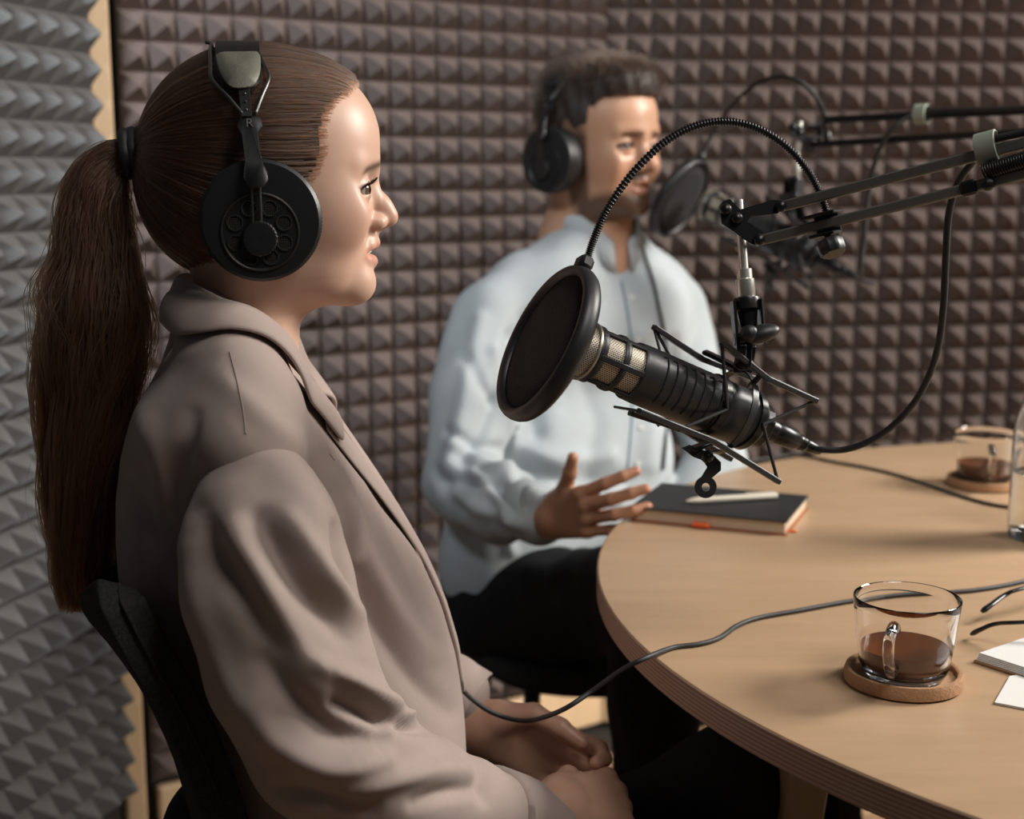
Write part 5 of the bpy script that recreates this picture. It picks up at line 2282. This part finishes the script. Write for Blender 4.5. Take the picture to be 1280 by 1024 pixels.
# ================================================================== CHAIRS
FELT = mat('black_felt', (0.034, 0.034, 0.034), 0.95, var=0.9, scale=420, bump=0.7, bscale=900, spec=.15)
CLEG = mat('chair_leg_black', (0.015, 0.015, 0.015), 0.4, 0.3, var=0.1)
sc0 = WP(330, 1000, 0)
ch = empty('chair', (sc0[0] + .06, sc0[1], 0), 'black felt shell chair the woman sits on', 'chair', 'black felt chairs')
EDG = spline(np.array([WL(*p, .205) for p in [(136, 726), (156, 772), (181, 820), (222, 892), (259, 972), (281, 1040), (300, 1110)]]), 22)
z_seat = .47 - OW[2]
low = np.array([[EDG[-1][0] + .03, 0, z_seat + .06], [EDG[-1][0] + .07, 0, z_seat + .005]])
cu = np.concatenate([EDG, low])
cu = spline(cu, 30)
nl = 25
G = np.zeros((30, nl, 3))
for i in range(30):
    t = i / 29
    hw = .205 - .03 * max(0, 1 - t * 9) ** 2
    for j in range(nl):
        l = -1 + 2 * j / (nl - 1)
        wrap = .035 * (1 - abs(l) ** 2.2)
        zr = -.012 * abs(l) ** 6 * max(0, 1 - t * 9) - .06 * (1 - l * l) * max(0, 1 - t * 2.5)
        G[i, j] = (cu[i, 0] - wrap + .004, l * hw, cu[i, 2] + zr)
Q_ = [(i * nl + j, i * nl + j + 1, (i + 1) * nl + j + 1, (i + 1) * nl + j) for i in range(29) for j in range(nl - 1)]
o = gmesh('backrest', unloc(G.reshape(-1, 3)), np.array(Q_), FELT, ch)
m_ = o.modifiers.new('solid', 'SOLIDIFY')
m_.thickness, m_.offset = .034, 0
m_ = o.modifiers.new('bevel', 'BEVEL')
m_.width, m_.segments, m_.angle_limit = .011, 3, R(50)
mb = MB()
edge_pts = [G[i, nl - 1] for i in range(29, -1, -1)] + [G[0, j] for j in range(nl - 1, -1, -1)] + [G[i, 0] for i in range(30)]
ctr = []
ep = np.array(edge_pts)
ep[:30, 1] += .0035
ep[-30:, 1] -= .0035
mb.tube(unloc(ep), .0016, 6)
mb.build('piping', FELT, o, angle=180)
SB = np.array((cu[-1][0] + .20, 0, z_seat))
mb = MB()
for k in range(1):
    V = []
    prof = [(-.030, .86), (-.022, .97), (-.004, 1.0), (.008, .97), (.014, .86), (.016, .5), (.0155, .0)]
    n = 48
    a = np.arange(n) * 2 * math.pi / n
    for h_, r_ in prof:
        e = 2.6
        cx, cy = np.cos(a), np.sin(a)
        rr = 1 / (np.abs(cx) ** e + np.abs(cy) ** e) ** (1 / e)
        V.append(np.stack([SB[0] + .23 * r_ * rr * cx, .225 * r_ * rr * cy, np.full(n, SB[2] + h_ - .012)], 1))
    V = np.concatenate(V)
    Fc = [(i * n + k2, i * n + (k2 + 1) % n, (i + 1) * n + (k2 + 1) % n, (i + 1) * n + k2) for i in range(len(prof) - 1) for k2 in range(n)]
    Fc.append(tuple(range(n)))
    mb.add(unloc(V), Fc)
mb.build('seat', FELT, ch, angle=60)
for sx in (-1, 1):
    for sy in (-1, 1):
        mb = MB()
        p0 = SB + np.array((sx * .15, sy * .15, -.035))
        p1 = np.array((SB[0] + sx * .21, sy * .20, -OW[2] + .001))
        mb.tube(unloc(np.array([p0, p1])), [.013, .009], 14)
        mb.build('leg', CLEG, ch)
ch2 = copy_tree(ch)
pc = np.array((HI[0] + .03, HI[1] + .235, 0))
tl_ = -tr_
_a = R(12)
T2 = basis((pc[0], pc[1], 0), (math.sin(_a), -math.cos(_a)), (math.cos(_a), math.sin(_a))) @ Matrix.Translation((0, 0, -.01 + .01)) @ basis((sc0[0], sc0[1], 0), E1, -E3).inverted()
ch2.matrix_basis = T2 @ world_of(ch)
ch2['label'] = 'black felt shell chair the bearded man sits on, in shadow'

# ================================================================== THINGS ON THE TABLE
# notebook
BKC = mat('notebook_black', (0.016, 0.016, 0.017), 0.6, var=0.15, scale=80, bump=.15, bscale=700)
PAGE = mat('page_cream', (0.62, 0.49, 0.36), 0.8, var=0.08, scale=40, stretch=(1, 1, 60))
PAGEW = mat('page_white', (0.74, 0.72, 0.70), 0.8, var=0.03, scale=40)
ORNG = mat('orange_elastic', (0.75, 0.13, 0.025), 0.55, var=0.06)
NBH = .0185
b0, b1, b2 = UZ(786, 651, TZ), UZ(983, 670.5, TZ), UZ(1016, 636, TZ)
ex = (b1 - b0) / np.linalg.norm(b1 - b0)
ey = np.array((-ex[1], ex[0], 0))
wx = np.linalg.norm(b1 - b0)
wy = abs((b2 - b1) @ ey)
wy = min(max(wy, .10), .15)
cB = b0 + ex * wx / 2 + ey * wy / 2
NM = np.stack([ex, ey, np.array((0, 0, 1.0))], 1)
nb = empty('notebook', tuple(cB), 'closed black notebook with an orange band under the shock mount', 'notebook')
mb = MB()
mb.box(cB + (0, 0, NBH - .0012 + .0003), (wx, wy, .0024), NM, .0008)
mb.build('cover', BKC, nb, smooth=False)
mb = MB()
mb.box(cB + (0, 0, .0010), (wx, wy, .0016), NM, .0006)
mb.build('cover', mat('cover_orange_brown', (0.36, 0.10, 0.035), .6), nb, smooth=False, label='orange-brown lower cover edge')
mb = MB()
mb.box(cB + (0, 0, NBH / 2), (wx - .006, wy - .006, NBH - .0045), NM)
mb.build('pages', PAGE, nb, smooth=False, label='cream page block')
mb = MB()
pl0 = b0 + ex * (wx * .47)
mb.box(pl0 - ey * .003 + (0, 0, .0042), (.022, .010, .006), NM, .0015)
mb.build('pen_loop', ORNG, nb, smooth=False, label='orange pen loop')
mb = MB()
mb.box(b1 + ex * .002 + ey * .022 + (0, 0, .0016), (.012, .006, .0016), NM, .0004)
mb.build('ribbon', ORNG, nb, smooth=False, label='orange ribbon marker')
# pen
PENM = mat('pen_cream', (0.68, 0.62, 0.52), 0.35, var=.04)
zt = TZ + NBH + .0055
p0, p1 = UZ(858, 626.5, zt), UZ(971, 619.5, zt)
mb = MB()
Lp = np.linalg.norm(p1 - p0)
mb.lathe([(.0012, 0), (.0032, .008), (.0044, .016), (.0044, Lp - .004), (.0038, Lp), (0, Lp)], p0, p1 - p0, 16)
pen = mb.build('pen', PENM)
tag(pen, 'cream pen lying across the closed black notebook', 'pen')
mb = MB()
pd = (p1 - p0) / Lp
mb.bar(p0 + pd * (Lp - .045) + (0, 0, .0049), p0 + pd * (Lp - .003) + (0, 0, .0049), .003, .0012, (0, 0, 1))
mb.build('clip', PENM, pen, smooth=False)

# cups and coasters
CORK = mat('cork', (0.42, 0.235, 0.125), 0.8, var=0.25, scale=260, bump=.35, bscale=420)
GLS = glass('clear_glass', (1, 1, 1), 0.0, 1.45)
COF = mat('coffee', (0.15, 0.035, 0.007), 0.08, var=0.1, spec=.35)
COF.node_tree.nodes['Principled BSDF'].inputs['Transmission Weight'].default_value = .25


def cup_set(px, py, ang, ztop, lab_cup, lab_co, level):
    c = UZ(px, py, TZ + .004)
    c = np.array((c[0], c[1], TZ))
    mb = MB()
    mb.lathe([(0, .0003), (.047, .0003), (.0505, .002), (.051, .009), (.0495, .0135), (.0465, .0135), (.0452, .0125), (.0445, .0075), (0, .0070)], c, n=64)
    co = mb.build('coaster', CORK, angle=40)
    tag(co, lab_co, 'coaster', 'cork coasters')
    z0 = .0074
    cup = empty('cup', (c[0], c[1], c[2] + z0), lab_cup, 'cup', 'glass coffee cups')
    Hc = .071
    ro = lambda h: .0365 + .0095 * min(1, (h / Hc)) ** .8
    prof = [(0, 0), (.030, 0), (.0345, .0015), (.0368, .006)]
    hs = np.linspace(.012, Hc - .001, 9)
    prof += [(ro(h), h) for h in hs]
    prof += [(ro(Hc) - .0004, Hc), (ro(Hc) - .0012, Hc + .0004), (ro(Hc) - .0019, Hc - .0004)]
    prof += [(ro(h) - .0023, h) for h in hs[::-1]]
    prof += [(.0335, .0075), (.030, .0055), (0, .005)]
    mb = MB()
    mb.lathe(prof, c + (0, 0, z0), n=72)
    # handle
    d = np.array((math.cos(ang), math.sin(ang), 0))
    hp_ = [d * (ro(.055) - .0015) + (0, 0, .055), d * (ro(.055) + .010) + (0, 0, .0585), d * (ro(.05) + .021) + (0, 0, .052), d * (ro(.04) + .0235) + (0, 0, .040), d * (ro(.025) + .019) + (0, 0, .026), d * (ro(.018) + .009) + (0, 0, .018), d * (ro(.016) - .0015) + (0, 0, .016)]
    mb.build('bowl', GLS, cup, angle=60)
    mb = MB()
    mb.tube(np.array([c + (0, 0, z0) + p for p in spline(hp_, 36)]), .0047, 14, flat=1.25, up=np.cross(d, (0, 0, 1)))
    mb.build('handle', GLS, cup, angle=180)
    mb = MB()
    pr = [(0, .0053), (.0297, .0056), (.0331, .0078)] + [(ro(h) - .00245, h) for h in np.linspace(.012, level, 5)]
    pr += [(0, level)]
    mb.lathe(pr, c + (0, 0, z0), n=64)
    mb.build('coffee', COF, cup, angle=40, label='dark coffee')
    return c


cup_set(1129, 848, R(-118), 0, 'clear glass cup with dark coffee near the front table edge', 'cork coaster under the near glass cup', .027)
cup_set(1229, 604, R(-100), 0, 'clear glass cup with coffee, blurred near the far table edge', 'cork coaster under the far glass cup', .027)

# carafe
cc = UZ(1304, 676, TZ)
WAT = glass('water', (0.97, 0.99, 0.98), 0.0, 1.333)
car = empty('carafe', tuple(cc), 'tall glass carafe half filled with water at the right edge', 'carafe')
R_ = .0425
op = [(0, 0), (.034, 0), (.0405, .003), (R_, .012), (R_, .13), (.0405, .150), (.033, .172), (.0235, .196), (.0205, .215), (.021, .245), (.0235, .262)]
ip = [(r_ - .0022, h) for r_, h in op[3:]][::-1]
mb = MB()
mb.lathe(op + [(.0222, .2632)] + ip + [(.036, .010), (0, .009)], cc + (0, 0, .0004), n=72)
mb.build('vessel', GLS, car, angle=60)
mb = MB()
mb.lathe([(0, .0093), (.0355, .0103), (R_ - .00235, .0135), (R_ - .00235, .085), (0, .085)], cc + (0, 0, .0004), n=64)
mb.build('water', WAT, car, angle=40)

# eyeglasses: lenses and front just outside the frame, temples reaching in
GLF = mat('glasses_black', (0.012, 0.012, 0.013), 0.3, var=.1)
z = TZ
t1, t2 = UZ(1227, 765, z + .012), UZ(1214, 793, z + .005)
h1, h2 = UZ(1400, 700, z + .034), UZ(1415, 772, z + .034)
eg = empty('eyeglasses', tuple((t1 + t2 + h1 + h2) / 4 * np.array((1, 1, 0)) + np.array((0, 0, z))), 'black eyeglasses with temples pointing in from the right edge', 'eyeglasses')
for p, q, md in ((t1, h1, [(1238, 757), (1258, 743), (1280, 735)]), (t2, h2, [(1226, 787), (1245, 780), (1280, 778)])):
    zz = np.linspace(p[2], q[2], 5)
    pts = [p] + [UZ(x, y, zz[i + 1]) for i, (x, y) in enumerate(md)] + [q]
    mb = MB()
    mb.tube(spline(pts, 40), np.interp(np.linspace(0, 1, 40), [0, .08, .3, 1], [.0016, .0026, .0022, .0018]), 10, flat=1.5)
    mb.build('temple', GLF, eg, angle=180)
fm = frame(h2 - h1)
for k, t in ((0, .26), (1, .74)):
    c = h1 + (h2 - h1) * t + (0, 0, -.012)
    ring = [c + fm[:, 0] * .029 * math.cos(a) + np.array((0, 0, .019)) * math.sin(a) for a in np.linspace(0, 2 * math.pi, 40, endpoint=False)]
    mb = MB()
    mb.tube(ring, .0018, 8, closed=True)
    mb.build('rim', GLF, eg, angle=180)
mb = MB()
mb.tube(spline([h1 + (h2 - h1) * .43 + (0, 0, -.006), h1 + (h2 - h1) * .5 + (0, 0, -.003), h1 + (h2 - h1) * .57 + (0, 0, -.006)], 12), .0018, 8)
mb.build('bridge', GLF, eg, angle=180)

# notepad and sheet at the right edge
CARD = mat('kraft_card', (0.33, 0.21, 0.12), 0.75, var=.1)
q0, q1 = UZ(1208, 826, TZ), UZ(1296, 796, TZ)
nx_ = (q1 - q0) / np.linalg.norm(q1 - q0)
ny_ = np.array((nx_[1], -nx_[0], 0))
PMx = np.stack([nx_, ny_, np.array((0, 0, 1.0))], 1)
cP = q0 + nx_ * .075 + ny_ * .060
pd_ = empty('notepad', tuple(cP), 'white notepad with kraft card base at the right table edge', 'notepad')
mb = MB()
mb.box(cP + (0, 0, .0016), (.150, .105, .0024), PMx, .0005)
mb.build('card_base', CARD, pd_, smooth=False)
mb = MB()
for k in range(5):
    mb.box(cP + (0, 0, .0034 + k * .0013) + nx_ * (.0006 * k), (.147 - .0008 * k, .102, .0011), PMx, .0003)
mb.build('pages', PAGEW, pd_, smooth=False, label='white pages')
s0 = UZ(1243, 882, TZ)
s1 = UZ(1262, 847, TZ)
sx_ = np.array((1.0, .04, 0))
cS = UZ(1312, 866, TZ)
mb = MB()
n = 10
V = [], []
poly = [UZ(1243, 881, TZ), UZ(1290, 890, TZ), UZ(1350, 870, TZ), UZ(1320, 838, TZ), UZ(1262, 848, TZ)]
base = np.array(poly)
V = np.concatenate([base + (0, 0, .0004), base + (0, 0, .0022)])
k = len(poly)
mb.add(V, [tuple(range(k)), tuple(range(k, 2 * k))] + [(i, (i + 1) % k, k + (i + 1) % k, k + i) for i in range(k)])
tag(mb.build('folded_sheet', PAGEW, smooth=False), 'folded white sheet lying beside the notepad', 'paper')

# second cable on the far half of the table
zt = TZ + .0027
mb = MB()
mb.tube(spline([UZ(930, 578, zt), UZ(985, 569, zt), UZ(1012, 571, zt), UZ(1045, 578, zt), UZ(1085, 585, zt), UZ(1130, 596, zt), UZ(1180, 613, zt), UZ(1225, 627, zt), UZ(1262, 634, zt), UZ(1330, 640, zt)], 90), .0024, 8)
tag(mb.build('table_cable', RUB, angle=180), 'thin black cable lying across the far half of the table', 'cable')
